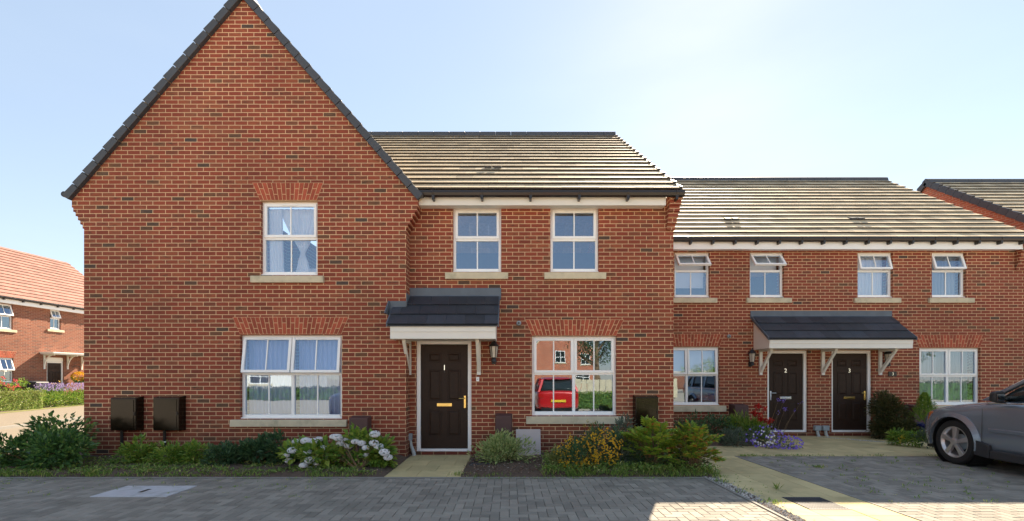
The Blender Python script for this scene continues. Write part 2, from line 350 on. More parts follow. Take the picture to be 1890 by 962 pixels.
def window(root, x0, x1, z0, z1, yf, ncol, zs, opens=(), sill=None, label=None, sillh=.14, setb=.07, split=True, name='window'):
    yw = yf + setb; fw = .05
    fr = MB()
    fr.box(x0, x0+fw, yw, yw+.07, z0, z1); fr.box(x1-fw, x1, yw, yw+.07, z0, z1)
    fr.box(x0+fw, x1-fw, yw, yw+.07, z1-fw, z1); fr.box(x0+fw, x1-fw, yw-.012, yw+.07, z0, z0+fw+.02)
    fr.box(x0-.0, x1+.0, yw-.05, yw-.013, z0-.002, z0+.022)
    if split: fr.box(x0+fw, x1-fw, yw+.002, yw+.068, zs-.028, zs+.028)
    cw = (x1-x0)/ncol
    for k in range(1, ncol):
        fr.box(x0+k*cw-.028, x0+k*cw+.028, yw+.001, yw+.069, z0+fw+.02, (zs-.028) if split else z1-fw)
        if split: fr.box(x0+k*cw-.02, x0+k*cw+.02, yw+.001, yw+.069, zs+.028, z1-fw)
    f = fr.build(name, M['upvc'], root, label, bevel=.004)
    for k in range(ncol):
        a = x0 + (fw if k == 0 else k*cw+.02) ; b = x0 + ((k+1)*cw-.02 if k < ncol-1 else x1-x0-fw)
        # fixed pane with glazing bar below the transom
        zt = zs-.028 if split else z1-fw
        MB().add([(a, yw+.03, z0+fw+.02), (b, yw+.03, z0+fw+.02), (b, yw+.03, zt), (a, yw+.03, zt)], [(0,1,2,3)]).build('pane', M['glass'], f)
        MB().box((a+b)/2-.011, (a+b)/2+.011, yw+.018, yw+.029, z0+fw+.02, zt).build('glazing_bar', M['upvc'], f)
        if not split: continue
        ang = opens[k] if k < len(opens) else 0
        T = Matrix.Translation((0, yw, z1-fw+.015)) @ Matrix.Rotation(-R(ang), 4, 'X') @ Matrix.Translation((0, -yw, -(z1-fw+.015)))
        a2, b2, c2, d2 = a-.012, b+.012, zs+.012, z1-fw+.015; sw = .048
        m = MB(); m.T = T
        m.box(a2, a2+sw, yw-.022, yw+.03, c2, d2); m.box(b2-sw, b2, yw-.022, yw+.03, c2, d2)
        m.box(a2+sw, b2-sw, yw-.022, yw+.03, d2-sw, d2); m.box(a2+sw, b2-sw, yw-.022, yw+.03, c2, c2+sw)
        xm = (a2+b2)/2; m.box(xm-.011, xm+.011, yw-.010, yw+.004, c2+sw, d2-sw)
        m.box(xm-.16, xm+.16, yw-.034, yw-.0225, d2-.032, d2-.012)
        sa = m.build('sash', M['upvc'], f, bevel=.003)
        m = MB(); m.T = T
        m.add([(a2+sw, yw+.006, c2+sw), (b2-sw, yw+.006, c2+sw), (b2-sw, yw+.006, d2-sw), (a2+sw, yw+.006, d2-sw)], [(0,1,2,3)]).build('pane', M['glass'], f)
    if sill:
        m = MB(); sx0, sx1 = sill
        m.hexa([(sx0, yf-.055, z0-sillh), (sx1, yf-.055, z0-sillh), (sx1, yf+.1, z0-sillh), (sx0, yf+.1, z0-sillh),
                (sx0, yf-.055, z0-.022), (sx1, yf-.055, z0-.022), (sx1, yf+.1, z0-.004), (sx0, yf+.1, z0-.004)])
        m.build('sill', M['stone'], f, bevel=.008)
    return f
def arch(root, xb0, xb1, xt0, xt1, z0, z1, yf):
    n = max(6, round(((xb1-xb0)+(xt1-xt0))/2/.075)); m = MB()
    m.mi = 1; m.prism([(xb0, z0), (xb1, z0), (xt1, z1), (xt0, z1)], yf-.003, yf+.05); m.mi = 0
    P = lambda t, s: (xb0+(xb1-xb0)*t)*(1-s) + (xt0+(xt1-xt0)*t)*s
    H = z1-z0; g = .0055
    for i in range(n):
        t0, t1 = i/n, (i+1)/n; cut = .66 if i % 2 else .34
        for s0, s1 in ((0, cut), (cut, 1)):
            za, zb = s0 + g/H, s1 - g/H
            q = [(P(t0, za)+g, z0+H*za), (P(t1, za)-g, z0+H*za), (P(t1, zb)-g, z0+H*zb), (P(t0, zb)+g, z0+H*zb)]
            dy = random.uniform(-.001, .001)
            m.prism(q, yf-.007+dy, yf-.002)
    return m.build('lintel', [M['vous'], M['mortar']], root)
def tiles(mb, E, A, Wd, Sl, Ln, n, tw, th=.028, lap=.075, jit=.0012, rr=None):
    rr = rr or random; E = Vector(E); A = Vector(A).normalized(); Sl = Vector(Sl).normalized(); Nn = A.cross(Sl).normalized(); g = Ln/n
    if Nn.z < 0: Nn = -Nn
    def P(s, a, h): return E + Sl*s + A*a + Nn*h
    for i in range(n):
        js = [0]; x = tw if i % 2 == 0 else tw/2
        while x < Wd - .02: js.append(x); x += tw
        js.append(Wd)
        for k in range(len(js)-1):
            a0, a1 = js[k]+.0015, js[k+1]-.0015; s0, s1 = i*g+rr.uniform(-jit, jit), min((i+1)*g+lap, Ln)
            h = th + rr.uniform(-jit, jit)*.7; h2 = h + rr.uniform(-jit, jit)*.7
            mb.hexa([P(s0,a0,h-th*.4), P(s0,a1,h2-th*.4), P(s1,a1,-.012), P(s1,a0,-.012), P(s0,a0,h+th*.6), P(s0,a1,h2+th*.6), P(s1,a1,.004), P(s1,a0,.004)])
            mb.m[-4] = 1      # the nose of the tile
def roof(root, E, A, Wd, Sl, Ln, n, tw, mat, thick=.06, **k):
    m = MB(); tiles(m, E, A, Wd, Sl, Ln, n, tw, **k)
    E = Vector(E); A_ = Vector(A).normalized(); S_ = Vector(Sl).normalized(); Nn = A_.cross(S_); Nn = -Nn if Nn.z < 0 else Nn
    q = [E+Nn*-.015, E+A_*Wd+Nn*-.015, E+A_*Wd+S_*Ln+Nn*-.015, E+S_*Ln+Nn*-.015]
    m.hexa([p-Nn*thick for p in q]+q)
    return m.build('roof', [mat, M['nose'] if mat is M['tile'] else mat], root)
def gutter(root, x0, x1, y, z, step=.9, name='gutter'):
    m = MB()
    pr = [(y-.055, z+.03), (y-.055, z+.045), (y+.055, z+.045), (y+.055, z+.0), (y+.04, z-.045), (y, z-.065), (y-.04, z-.045), (y-.058, z)]
    m.extx(pr, x0, x1)
    x = x0+.25
    while x < x1-.05:
        m.prism([(x-.018, z-.12), (x+.018, z-.12), (x+.03, z-.03), (x-.03, z-.03)], y-.045, y+.085)
        m.extx([(y-.064, z+.05), (y+.0, z+.052), (y+.0, z-.072), (y-.04, z-.052), (y-.066, z)], x-.014, x+.014)
        x += step
    return m.build(name, M['gutter'], root, bevel=.004)
def door(root, x0, x1, z0, z1, yf, number, handle='right', plate='brass', label=None):
    yw = yf+.06; fw = .07
    fr = MB(); fr.box(x0, x0+fw, yw, yw+.08, z0, z1); fr.box(x1-fw, x1, yw, yw+.08, z0, z1); fr.box(x0+fw, x1-fw, yw, yw+.08, z1-fw, z1)
    fr.box(x0+fw, x1-fw, yw-.02, yw+.08, z0, z0+.045)
    d = MB(); a, b, c, e = x0+fw+.003, x1-fw-.003, z0+.048, z1-fw-.003; yd = yw+.035
    d.box(a, b, yd, yd+.05, c, e)
    w, h = b-a, e-c
    dr = d.build('door', M['door'], root, label)
    fr.build('door_frame', M['upvc'], dr, bevel=.004)
    for u0, u1 in ((.16, .43), (.57, .84)):
        for v0, v1 in ((.12, .37), (.46, .76), (.83, .92)):
            p = MB(); X0, X1, Z0, Z1 = a+u0*w, a+u1*w, c+v0*h, c+v1*h; t = .022
            for (q0, q1, r0, r1) in ((X0, X1, Z1-t, Z1), (X0, X1, Z0, Z0+t), (X0, X0+t, Z0+t, Z1-t), (X1-t, X1, Z0+t, Z1-t)):
                p.box(q0, q1, yd-.010, yd-.0005, r0, r1)
            t2 = .05; p.hexa([(X0+t2, yd-.012, Z0+t2), (X1-t2, yd-.012, Z0+t2), (X1-t, yd-.0008, Z0+t), (X0+t, yd-.0008, Z0+t),
                    (X0+t2, yd-.012, Z1-t2), (X1-t2, yd-.012, Z1-t2), (X1-t, yd-.0008, Z1-t), (X0+t, yd-.0008, Z1-t)])
            p.build('door_panel', M['door'], dr, bevel=.004)
    xm = (a+b)/2; pm = M['brass'] if plate == 'brass' else M['chrome']
    MB().box(xm-.14, xm+.14, yd-.012, yd-.001, c+.42*h-.03, c+.42*h+.03).box(xm-.10, xm+.10, yd-.018, yd-.0125, c+.42*h-.016, c+.42*h+.018).build('letterbox', pm, dr, bevel=.003)
    hx = b-.055 if handle == 'right' else a+.055; sg = -1 if handle == 'right' else 1
    MB().box(hx-.018, hx+.018, yd-.012, yd-.001, c+.42*h-.06, c+.42*h+.17).tube([(hx, yd-.01, c+.42*h+.12), (hx, yd-.05, c+.42*h+.12), (hx+sg*.11, yd-.055, c+.42*h+.12)], .010).build('door_handle', M['brass'] if handle == 'right' else M['chrome'], dr, bevel=.002)
    MB().lathe([(.012, 0), (.012, .012)], (xm, yd-.012, c+.735*h), 12, 'y').build('spyhole', M['black'], dr)
    if number: text3d('door_number', number, (xm, yd-.004, c+.775*h), .14, M['chrome'], dr)
    return dr
def text3d(name, s, loc, size, mat, parent, ext=.004, align='CENTER'):
    cu = bpy.data.curves.new(name, 'FONT'); cu.body = s; cu.size = size; cu.extrude = ext; cu.align_x = align; cu.align_y = 'CENTER'; cu.resolution_u = 3
    t = bpy.data.objects.new(name, cu); COL.objects.link(t)
    dg = bpy.context.evaluated_depsgraph_get(); me = bpy.data.meshes.new_from_object(t.evaluated_get(dg)); bpy.data.objects.remove(t)
    me.materials.clear(); me.materials.append(mat)
    me.transform(Matrix.Rotation(R(90), 4, 'X')); me.transform(Matrix.Translation(loc)); me.transform(ORG.get(top(parent).name, Matrix()))
    ob = bpy.data.objects.new(name, me); COL.objects.link(ob); ob.parent = parent
    return ob
def bracket(root, x, yw, zt, drop, proj, curved=False):
    m = MB(); w = .035
    m.box(x-w, x+w, yw-.05, yw, zt-drop, zt); m.box(x-w*.9, x+w*.9, yw-proj, yw-.05, zt-.055, zt)
    if curved:
        pts = [(yw-.05-(proj-.1)*(1-math.cos(t)), zt-drop+.06+(drop-.1)*math.sin(t)) for t in [i*math.pi/2/7 for i in range(8)]]
        poly = pts + [(p[0]-.0, p[1]+.07) for p in pts[::-1]]
        for i in range(7):
            m.extx([pts[i], pts[i+1], (pts[i+1][0]+.04, pts[i+1][1]+.045), (pts[i][0]+.04, pts[i][1]+.045)], x-w*.8, x+w*.8)
    else:
        m.extx([(yw-.05, zt-drop+.05), (yw-.05, zt-drop+.15), (yw-proj+.06, zt-.055), (yw-proj-.0, zt-.055)], x-w*.8, x+w*.8)
    return m.build('canopy_bracket', M['cream'], root, bevel=.004)
def canopy(root, x0, x1, yw, proj, zb, zt, zr, ztop, brs, ntile, left_in=0, tw=.33):
    yf = yw - proj
    fr = MB(); fr.box(x0, x1, yf, yf+.03, zb, zt); fr.box(x0+.004, x1-.004, yf-.014, yf-.001, zb+(zt-zb)*.52, zt-.006)
    fr.box(x0+.02, x1-.02, yf+.032, yw-.003, zb+.01, zb+.03)
    for xx in (x0, x1-.025):
        fr.extx([(yf+.031, zb), (yw-.002, zb), (yw-.002, zr-.03), (yf+.031, zt-.0)], xx, xx+.025)
    c = fr.build('door_canopy', M['cream'], root, bevel=.003)
    sl = Vector((0, proj+.03-.06, zr-zt)); t = MB(); tiles(t, (x0-.04, yf-.05, zt+.005), (1, 0, 0), x1-x0+.08, sl, sl.length+.03, ntile, tw, th=.018, lap=.05)
    t.hexa([(x0-.03, yf-.04, zt-.02), (x1+.03, yf-.04, zt-.02), (x1+.03, yw-.01, zr-.06), (x0-.03, yw-.01, zr-.06), (x0-.03, yf-.04, zt+.0), (x1+.03, yf-.04, zt+.0), (x1+.03, yw-.01, zr-.02), (x0-.03, yw-.01, zr-.02)])
    t.build('canopy_roof', [M['ctile'], M['ctile']], c)
    fl = MB(); fl.box(x0-.08, x1+.08, yw-.02, yw-.001, zr-.02, ztop); fl.hexa([(x0-.06, yw-.16, zr-.085), (x1+.06, yw-.16, zr-.085), (x1+.06, yw-.02, zr-.02), (x0-.06, yw-.02, zr-.02),
        (x0-.06, yw-.16, zr-.07), (x1+.06, yw-.16, zr-.07), (x1+.06, yw-.02, zr+.05), (x0-.06, yw-.02, zr+.05)])
    for xx in (x0-.055, x1+.035):
        fl.extx([(yf-.06, zt-.03), (yw-.02, zr-.06), (yw-.02, zr+.02), (yf-.06, zt+.045)], xx, xx+.02)
    fl.build('flashing', M['lead'], c, bevel=.003)
    for bx in brs: bracket(c, bx, yw-.002, zb+.008, .62, proj*.72)
    return c
def lantern(x, yw, z, label):
    t = thing('wall_lantern', label, 'wall light', (x, yw-.002, z))
    y = yw-.11
    MB().box(x-.035, x+.035, yw-.02, yw-.002, z, z+.13).tube([(x, yw-.02, z+.05), (x, y, z+.02), (x, y, z+.06)], .012).lathe([(.035, 0), (.05, .01), (.045, .05), (.03, .09)], (x, y, z+.03), 10).build('lantern_arm', M['black'], t)
    MB().lathe([(.052, 0), (.075, .20)], (x, y, z+.12), 6).build('lantern_glass', M['lampglass'], t)
    m = MB(); m.lathe([(.098, 0), (.09, .015), (.055, .06), (.04, .085), (.012, .10), (.01, .13), (.002, .14)], (x, y, z+.32), 10)
    for j in range(6):
        a = j*math.pi/3; m.tube([(x+.053*math.cos(a), y+.053*math.sin(a), z+.12), (x+.077*math.cos(a), y+.077*math.sin(a), z+.32)], .006, 4)
    m.build('lantern_cage', M['black'], t)
M['lampglass'] = simple('lantern glass', (.55, .50, .42), .1, var=.3, scale=12)
def curtain(label, rows, y, mat, folds=9, amp=.02, cat='curtain', name='curtain'):
    m = MB(); nx = folds*8; vs = []; ph = random.uniform(0, 6)
    for z, a, b in rows:
        for i in range(nx+1):
            t = i/nx; vs.append((a+(b-a)*t, y + amp*math.sin(t*folds*6.283+ph+.4*math.sin(z*3)) + .3*amp*math.sin(t*folds*13+z), z))
    fs = [(r*(nx+1)+i, r*(nx+1)+i+1, (r+1)*(nx+1)+i+1, (r+1)*(nx+1)+i) for r in range(len(rows)-1) for i in range(nx)]
    m.add(vs, fs); return m.build(name, mat, None, label, cat, smooth=True)
def blind(label, x0, x1, z0, z1, y):
    m = MB(); m.box(x0, x1, y, y+.004, z0, z1); m.box(x0, x1, y-.006, y+.01, z0-.02, z0-.001); m.tube([(x0, y+.02, z1), (x1, y+.02, z1)], .02)
    return m.build('roller_blind', M['blind'], None, label, 'blind')
def wallbox(name, label, cat, x0, x1, z0, z1, yw, dep, mat, pipe=None, smoked=True):
    t = thing(name, label, cat, ((x0+x1)/2, yw, 0 if pipe is not None else z0))
    MB().hexa([(x0+.012, yw-dep, z0+.01), (x1-.012, yw-dep, z0+.01), (x1, yw-.002, z0), (x0, yw-.002, z0), (x0+.012, yw-dep, z1-.03), (x1-.012, yw-dep, z1-.03), (x1, yw-.002, z1), (x0, yw-.002, z1)]).build('box_body', mat, t, bevel=.012)
    MB().box(x1-.045, x1-.03, yw-dep-.012, yw-dep-.0015, (z0+z1)/2-.03, (z0+z1)/2+.03).build('box_latch', M['black'], t)
    if smoked: MB().box(x0+.05, x1-.05, yw-dep-.008, yw-dep-.001, z0+.05, z1-.06).build('box_lid', mat, t, bevel=.006)
    if pipe is not None: MB().tube([(pipe, yw-.05, 0), (pipe, yw-.05, z0-.002)], .024, 10).build('pipe', M['black'], t)
    return t

# ================================================================== HOUSE ONE (gabled)
H1 = thing('brick_house', 'large red brick house with steep front gable and black front door numbered 1', 'house', (-2.3, YG, 0))
gx0, gx1 = mx(155, GS), mx(749.5, GS); rx1 = mx(1243, RS)
zeL = mz(360, GS); ax, az = mx(449, GS), mz(-9, GS)
# windows and doors (x0, x1, z0, z1)
Wa = (mx(481, GS), mx(586, GS), mz(508, GS), mz(371, GS)); Wb = (mx(443, GS), mx(631, GS), mz(773, GS), mz(618.5, GS))
Wc = (mx(836, RS), mx(925, RS), mz(502, RS), mz(383, RS)); Wd = (mx(1016, RS), mx(1105, RS), mz(502, RS), mz(383, RS))
We = (mx(982, RS), mx(1138, RS), mz(767, RS), mz(620.5, RS)); D1 = (mx(768, RS), mx(870, RS), mz(834, RS), mz(628, RS))
w = MB()
wall(w, gx0, gx1, 0, zeL, YG, .3, [Wa, Wb])
zk = mz(383, GS); kx0, kx1 = mx(132.5, GS), mx(771, GS)
w.prism([(kx0, zeL), (kx1, zeL), (ax, az)], YG, YG+.3)
for i in range(5):                                   # stepped corbels under both eaves
    zz = zk - .075*(i+1); e = (kx0-gx0)*(1-(i+.6)/5.2)
    w.box(gx0+e, gx0, YG, YG+.5, zz, zz+.075); w.box(gx1, gx1-e, YG, YG+.5, zz, zz+.075)
w.box(kx0, gx0, YG, YG+.5, zk, zeL); w.box(gx1, kx1, YG, YG+.5, zk, zeL)
w.box(gx0, gx0+.3, YG+.3, 10.4, 0, zeL); w.box(gx1-.3, gx1, YG+.3, YR, 0, zeL)     # returns
w.box(gx0+.3, -5, 10.1, 10.4, 0, zeL)  # unseen rear of the wing, cut short to let sun reach the ground
ze = 4.62
wall(w, gx1-.3, rx1, 0, ze, YR, .3, [Wc, Wd, We, D1])
w.box(rx1-.3, rx1, YR+.3, 17.9, 0, ze); w.box(-5, rx1-.3, 17.6, 17.9, 0, ze); w.box(-5, -4.7, 10.4, 17.6, 0, ze)
w.extx([(YR, ze), (17.9, ze), (13.5, 8.35)], rx1-.25, rx1-.003)
for i in range(6):                                   # corbel beside the fascia
    zz = mz(365, RS) - .005 - .1*(i+1); w.box(mx(1229.5, RS), rx1+.085*(1-i/6)+.001, YR-.24*(1-i/6)-.004, YR+.3, zz, zz+.0995)
w.build('wall', M['brick_a'], H1)
MB().box(gx0+.31, rx1-.31, YR+3.2, YR+3.3, 0, 4.6).box(gx0+.31, rx1-.31, YR+.31, YR+3.19, 2.45, 2.6).box(gx1-.45, gx1-.31, YR+.31, YR+3.1, 0, 2.4).build('interior_wall', M['inside'], H1)
arch(H1, mx(480, GS), mx(584.5, GS), mx(466, GS), mx(597, GS), mz(370, GS), mz(337.5, GS), YG)
arch(H1, mx(443, GS), mx(630, GS), mx(429.5, GS), mx(643.5, GS), mz(617, GS), mz(585.5, GS), YG)
arch(H1, mx(982, RS), mx(1137, RS), mx(969.5, RS), mx(1151.5, RS), mz(619.5, RS), mz(590, RS), YR)
window(H1, *Wa, YG, 1, mz(438, GS), (), (mx(464.5, GS), mx(598.5, GS)))
window(H1, *Wb, YG, 2, mz(690, GS), (9, 8), (mx(427, GS), mx(641.5, GS)))
window(H1, *Wc, YR, 1, mz(440.5, RS), (), (mx(822, RS), mx(938, RS)))
window(H1, *Wd, YR, 1, mz(440.5, RS), (), (mx(1004.5, RS), mx(1118, RS)))
window(H1, *We, YR, 2, mz(689.5, RS), (), (mx(971, RS), mx(1152, RS)), sillh=.155)
door(H1, *D1, YR, '1')
MB().box(mx(768, RS), mx(870, RS), YR-.01, YR+.25, mz(840, RS)+.0, mz(834, RS)-.004).build('doorstep', M['brick_a'], H1)
# main roof
eY, eZ, rY, rZ = YR-.26, mz(351, F/(YR-.26)), 13.5, mz(250, F/13.5)
S1 = Vector((0, rY-eY, rZ-eZ)); X1v = mx(1256, F/eY)
roof(H1, (-5.0, eY, eZ), (1, 0, 0), X1v+5.0, S1, S1.length, 17, .33, M['tile'], th=.031)
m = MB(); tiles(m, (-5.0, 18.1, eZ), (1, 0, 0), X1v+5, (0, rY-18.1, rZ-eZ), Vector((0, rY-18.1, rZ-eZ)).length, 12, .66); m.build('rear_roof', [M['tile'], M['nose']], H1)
m = MB(); n_ = Vector((0, -S1.z, S1.y)).normalized(); sd = S1.normalized()
for i in range(17):
    p = Vector((X1v, eY, eZ)) + sd*(S1.length/17*i) + n_*.0
    q = [p+n_*-.09, p+Vector((.035,0,0))+n_*-.09, p+Vector((.035,0,0))+sd*.32+n_*-.11, p+sd*.32+n_*-.11, p+n_*.066, p+Vector((.035,0,0))+n_*.066, p+Vector((.035,0,0))+sd*.32+n_*.03, p+sd*.32+n_*.03]
    m.hexa(q)
m.build('verge_cap', M['verge'], H1)
m = MB(); x = -4.9
while x < X1v: m.extx([(rY-.15, rZ-.10), (rY-.11, rZ+.05), (rY, rZ+.11), (rY+.11, rZ+.05), (rY+.15, rZ-.10)], x, min(x+.443, X1v+.02)); x += .45
m.build('ridge_tile', M['verge'], H1, bevel=.004)
yfz = YR-.2; sF = F/yfz
MB().box(mx(771, sF), mx(1229, sF), yfz, yfz+.02, mz(379, sF), mz(361, sF)).box(mx(771, sF), mx(1229, sF), yfz+.021, YR-.001, mz(379, sF)+.01, mz(379, sF)+.03).build('fascia', M['cream'], H1)
gutter(H1, mx(774, F/(YR-.28)), mx(1263, F/(YR-.28)), YR-.27, mz(357.5, F/(YR-.27)), .87)
# gable wing roof: slabs, tiles, verge
for sgn, kx, nm in ((-1, kx0, 10.45), (1, kx1, 12.6)):
    E = Vector((kx-.08*-sgn*-1 if False else kx+sgn*.06, YG-.03, zeL-.03)); up = Vector((ax-E.x, 0, az+.06-E.z)); Ln = up.length
    m = MB(); tiles(m, E, (0, 1, 0), nm-YG+.03, up, Ln, 16, .33)
    u = up.normalized(); nn = Vector((-u.z*-sgn*-1, 0, 0)); nn = Vector((sgn*u.z, 0, abs(u.x))).normalized()
    q = [E-nn*.015, E+Vector((0, nm-YG, 0))-nn*.015, E+Vector((0, nm-YG, 0))+up-nn*.015, E+up-nn*.015]
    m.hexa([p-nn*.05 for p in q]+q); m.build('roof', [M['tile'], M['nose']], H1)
    m = MB(); g = Ln/17.5
    for i in range(18):
        p = E + u*(g*i-.02) + Vector((0, -.045, 0)); e2 = u*(g-.012 if i < 17 else g*.55); yy = Vector((0, .09, 0)); o1 = .045; o2 = .027
        m.hexa([p-nn*.09, p-nn*.09+yy, p+e2-nn*.092+yy, p+e2-nn*.092, p+nn*o1, p+nn*o1+yy, p+e2+nn*o2+yy, p+e2+nn*o2])
    m.build('verge_cap', M['verge'], H1, bevel=.005)
m = MB(); y = YG-.04
while y < 12.5: m.prism([(ax-.15, az-.07), (ax-.1, az+.1), (ax, az+.16), (ax+.1, az+.1), (ax+.15, az-.07)], y, y+.443); y += .45
m.build('ridge_tile', M['verge'], H1)
m = MB(); m.tube([(kx0-.08, YG-.07, zeL-.01), (kx0-.08, 10.5, zeL-.01)], .05, 10); m.build('gutter', M['gutter'], H1)
vz = Vector((mx(910, 80), 0, 0))
def roofvent(root, px, py, E, sdir, ndir, tilt_s):
    # solve where the ray through the pixel meets the roof plane
    d = Vector(((px-PX)/F, 1, (HY-py)/F)); o_ = Vector((0, 0, EYE)); nn = Vector(ndir); t = (Vector(E)-o_).dot(nn)/d.dot(nn); p = o_+d*t
    m = MB(); s_ = Vector(sdir).normalized(); a_ = Vector((1, 0, 0))
    for k in (-.10, .10):
        q = [p+a_*(k-.075)+nn*.03, p+a_*(k+.075)+nn*.03, p+a_*(k+.075)+s_*.16+nn*.0, p+a_*(k-.075)+s_*.16+nn*.0, p+a_*(k-.075)+nn*.085, p+a_*(k+.075)+nn*.085, p+a_*(k+.075)+s_*.16+nn*.05, p+a_*(k-.075)+s_*.16+nn*.05]
        m.hexa(q)
    m.build('roof_vent', M['verge'], root)
roofvent(H1, 910, 315, (0, eY, eZ), S1, n_, 0)
# canopy over door one, dressed against the gable corner
cs = 108.0
canopy(H1, mx(720, cs), mx(915, cs), YR, YR-F/cs, mz(625.5, cs), mz(601, cs), mz(551, RS), mz(532, RS), (mx(756, RS), mx(884, RS)), 3)
m = MB(); m.extx([(YG-.3, mz(582, GS)), (YG-.005, mz(582, GS)), (YG-.005, mz(556, GS)), (YG-.03, mz(556, GS))], mx(717, GS), mx(719, GS))
m.box(mx(717, GS), mx(749.5, GS), YG-.012, YG-.002, mz(578, GS), mz(556, GS)); m.box(gx1+.002, gx1+.014, YG, YR-.02, mz(575, GS), mz(541, GS)); m.build('flashing', M['lead'], H1)

# ================================================================== HOUSE TWO (pair of doors 2 and 3)
H2 = thing('terraced_house', 'lower red brick terrace pair with doors 2 and 3 under one wide canopy', 'house', (7.8, YH, 0))
hx0, hx1 = rx1+.004, 12.62
Wins = [(1245, 1310), (1384, 1447), (1583, 1648), (1720, 1783)]
WU = [(mx(a, HS), mx(b, HS), mz(549, HS), mz(466, HS)) for a, b in Wins]
Wj = (mx(1211, HS), mx(1328, HS), mz(748, HS), mz(640.5, HS)); Wk = (mx(1697, HS), mx(1810, HS), mz(748, HS), mz(642.5, HS))
D2 = (mx(1416.5, HS), mx(1491.5, HS), mz(798, HS)-.0, mz(647, HS)); D3 = (mx(1535, HS), mx(1610.5, HS), mz(798, HS), mz(647, HS))
GH = -.045     # ground level at house two
w = MB(); wall(w, hx0, hx1, GH-.05, 4.6, YH, .3, WU+[Wj, Wk, D2, D3])
w.box(hx0, hx0+.3, YH+.3, 19.5, 0, 4.6); w.box(hx1-.3, hx1, YH+.3, 19.5, 0, 4.6); w.box(hx0+.3, hx1-.3, 19.2, 19.5, 0, 4.6)
w.extx([(YH, 4.6), (19.5, 4.6), (15.6, 7.95)], hx1-.27, hx1-.004)
for i in range(6):
    zz = mz(461, HS) - .005 - .1*(i+1)+.1; w.box(mx(1873, HS), hx1+.085*(1-i/6)+.001, YH-.2*(1-i/6)-.004, YH+.3, zz, zz+.0995)
w.build('wall', M['brick_b'], H2)
MB().box(hx0+.31, hx1-.31, YH+3.2, YH+3.3, 0, 4.6).box(hx0+.31, hx1-.31, YH+.31, YH+3.19, 2.45, 2.6).box(7.65, 7.8, YH+.31, YH+3.1, 0, 4.5).build('interior_wall', M['inside'], H2)
arch(H2, mx(1211, HS), mx(1328, HS), mx(1201, HS), mx(1337, HS), mz(639.5, HS), mz(616.5, HS), YH)
arch(H2, mx(1697, HS), mx(1808, HS), mx(1686, HS), mx(1819.5, HS), mz(641.5, HS), mz(618, HS), YH)
ops = [(38,), (38,), (15,), (17,)]
for k, (ww, op) in enumerate(zip(WU, ops)):
    window(H2, *ww, YH, 1, mz(499.5, HS), op, (mx(Wins[k][0]-7.5, HS), mx(Wins[k][1]+12.5, HS)))
window(H2, *Wj, YH, 2, mz(692, HS), (3, 3), (mx(1200, HS), mx(1339, HS)), sillh=.16)
window(H2, *Wk, YH, 2, mz(694, HS), (), (mx(1690, HS), mx(1820, HS)), sillh=.16)
door(H2, *D2, YH, '2', handle='left', plate='chrome'); door(H2, *D3, YH, '3')
eY2, rY2 = YH-.24, 15.6; eZ2, rZ2 = mz(440, F/eY2), mz(333, F/rY2); S2 = Vector((0, rY2-eY2, rZ2-eZ2)); n2 = Vector((0, -S2.z, S2.y)).normalized()
X2v = 12.72
roof(H2, (hx0+.0, eY2, eZ2), (1, 0, 0), X2v-hx0, S2, S2.length, 17, .33, M['tile'], th=.031)
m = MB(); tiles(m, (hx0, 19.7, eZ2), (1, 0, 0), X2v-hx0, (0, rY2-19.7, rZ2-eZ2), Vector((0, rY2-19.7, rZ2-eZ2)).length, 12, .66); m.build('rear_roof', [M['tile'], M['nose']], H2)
m = MB(); x = hx0
while x < X2v: m.extx([(rY2-.15, rZ2-.10), (rY2-.11, rZ2+.05), (rY2, rZ2+.11), (rY2+.11, rZ2+.05), (rY2+.15, rZ2-.10)], x, min(x+.443, X2v+.02)); x += .45
m.build('ridge_tile', M['verge'], H2, bevel=.004)
yfz = YH-.18; sF = F/yfz
MB().box(hx0, mx(1888.5, sF), yfz, yfz+.02, mz(460, sF), mz(443, sF)).box(hx0, mx(1888.5, sF), yfz+.021, YH-.001, mz(460, sF)+.01, mz(460, sF)+.03).build('fascia', M['upvc'], H2)
gutter(H2, hx0, X2v+.06, YH-.25, mz(441.5, F/(YH-.25)), .53)
roofvent(H2, 1351, 409, (0, eY2, eZ2), S2, n2, 0); roofvent(H2, 1582, 408, (0, eY2, eZ2), S2, n2, 0)
cs = 80.2
canopy(H2, mx(1420, cs), mx(1685, cs), YH, YH-F/cs, mz(643, cs), mz(626, cs), mz(587, HS), mz(574, HS), (mx(1403, HS), mx(1517.5, HS), mx(1623, HS)), 3)

# ================================================================== HOUSE THREE (next terrace along)
H3 = thing('gable_end_house', 'neighbouring brick house whose red gable end and grey roof rise above the terrace roof', 'house', (19, 15.6, 0))
w = MB(); kX = 14.15; rY3, rZ3 = 15.6, mz(336, F/15.6); dY = 4.4; eZ3 = rZ3 - dY*.755
w.extx([(rY3-dY+.2, 0), (rY3+dY, 0), (rY3+dY, eZ3), (rY3, rZ3-.1), (rY3-dY+.2, eZ3+.06)], kX, kX+.3)
w.box(kX+.3, 26, rY3-dY+.2, rY3-dY+.5, 0, eZ3); w.box(kX+.3, 26, rY3+dY-.3, rY3+dY, 0, eZ3); w.box(25.7, 26, rY3-dY+.5, rY3+dY-.3, 0, eZ3)
w.build('wall', M['brick_d'], H3)
S3 = Vector((0, dY, rZ3-eZ3))
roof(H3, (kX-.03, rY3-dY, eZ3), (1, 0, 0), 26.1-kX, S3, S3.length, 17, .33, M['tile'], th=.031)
roof(H3, (kX-.03, rY3+dY, eZ3), (1, 0, 0), 26.1-kX, (0, -dY, rZ3-eZ3), S3.length, 12, .66, M['tile'])
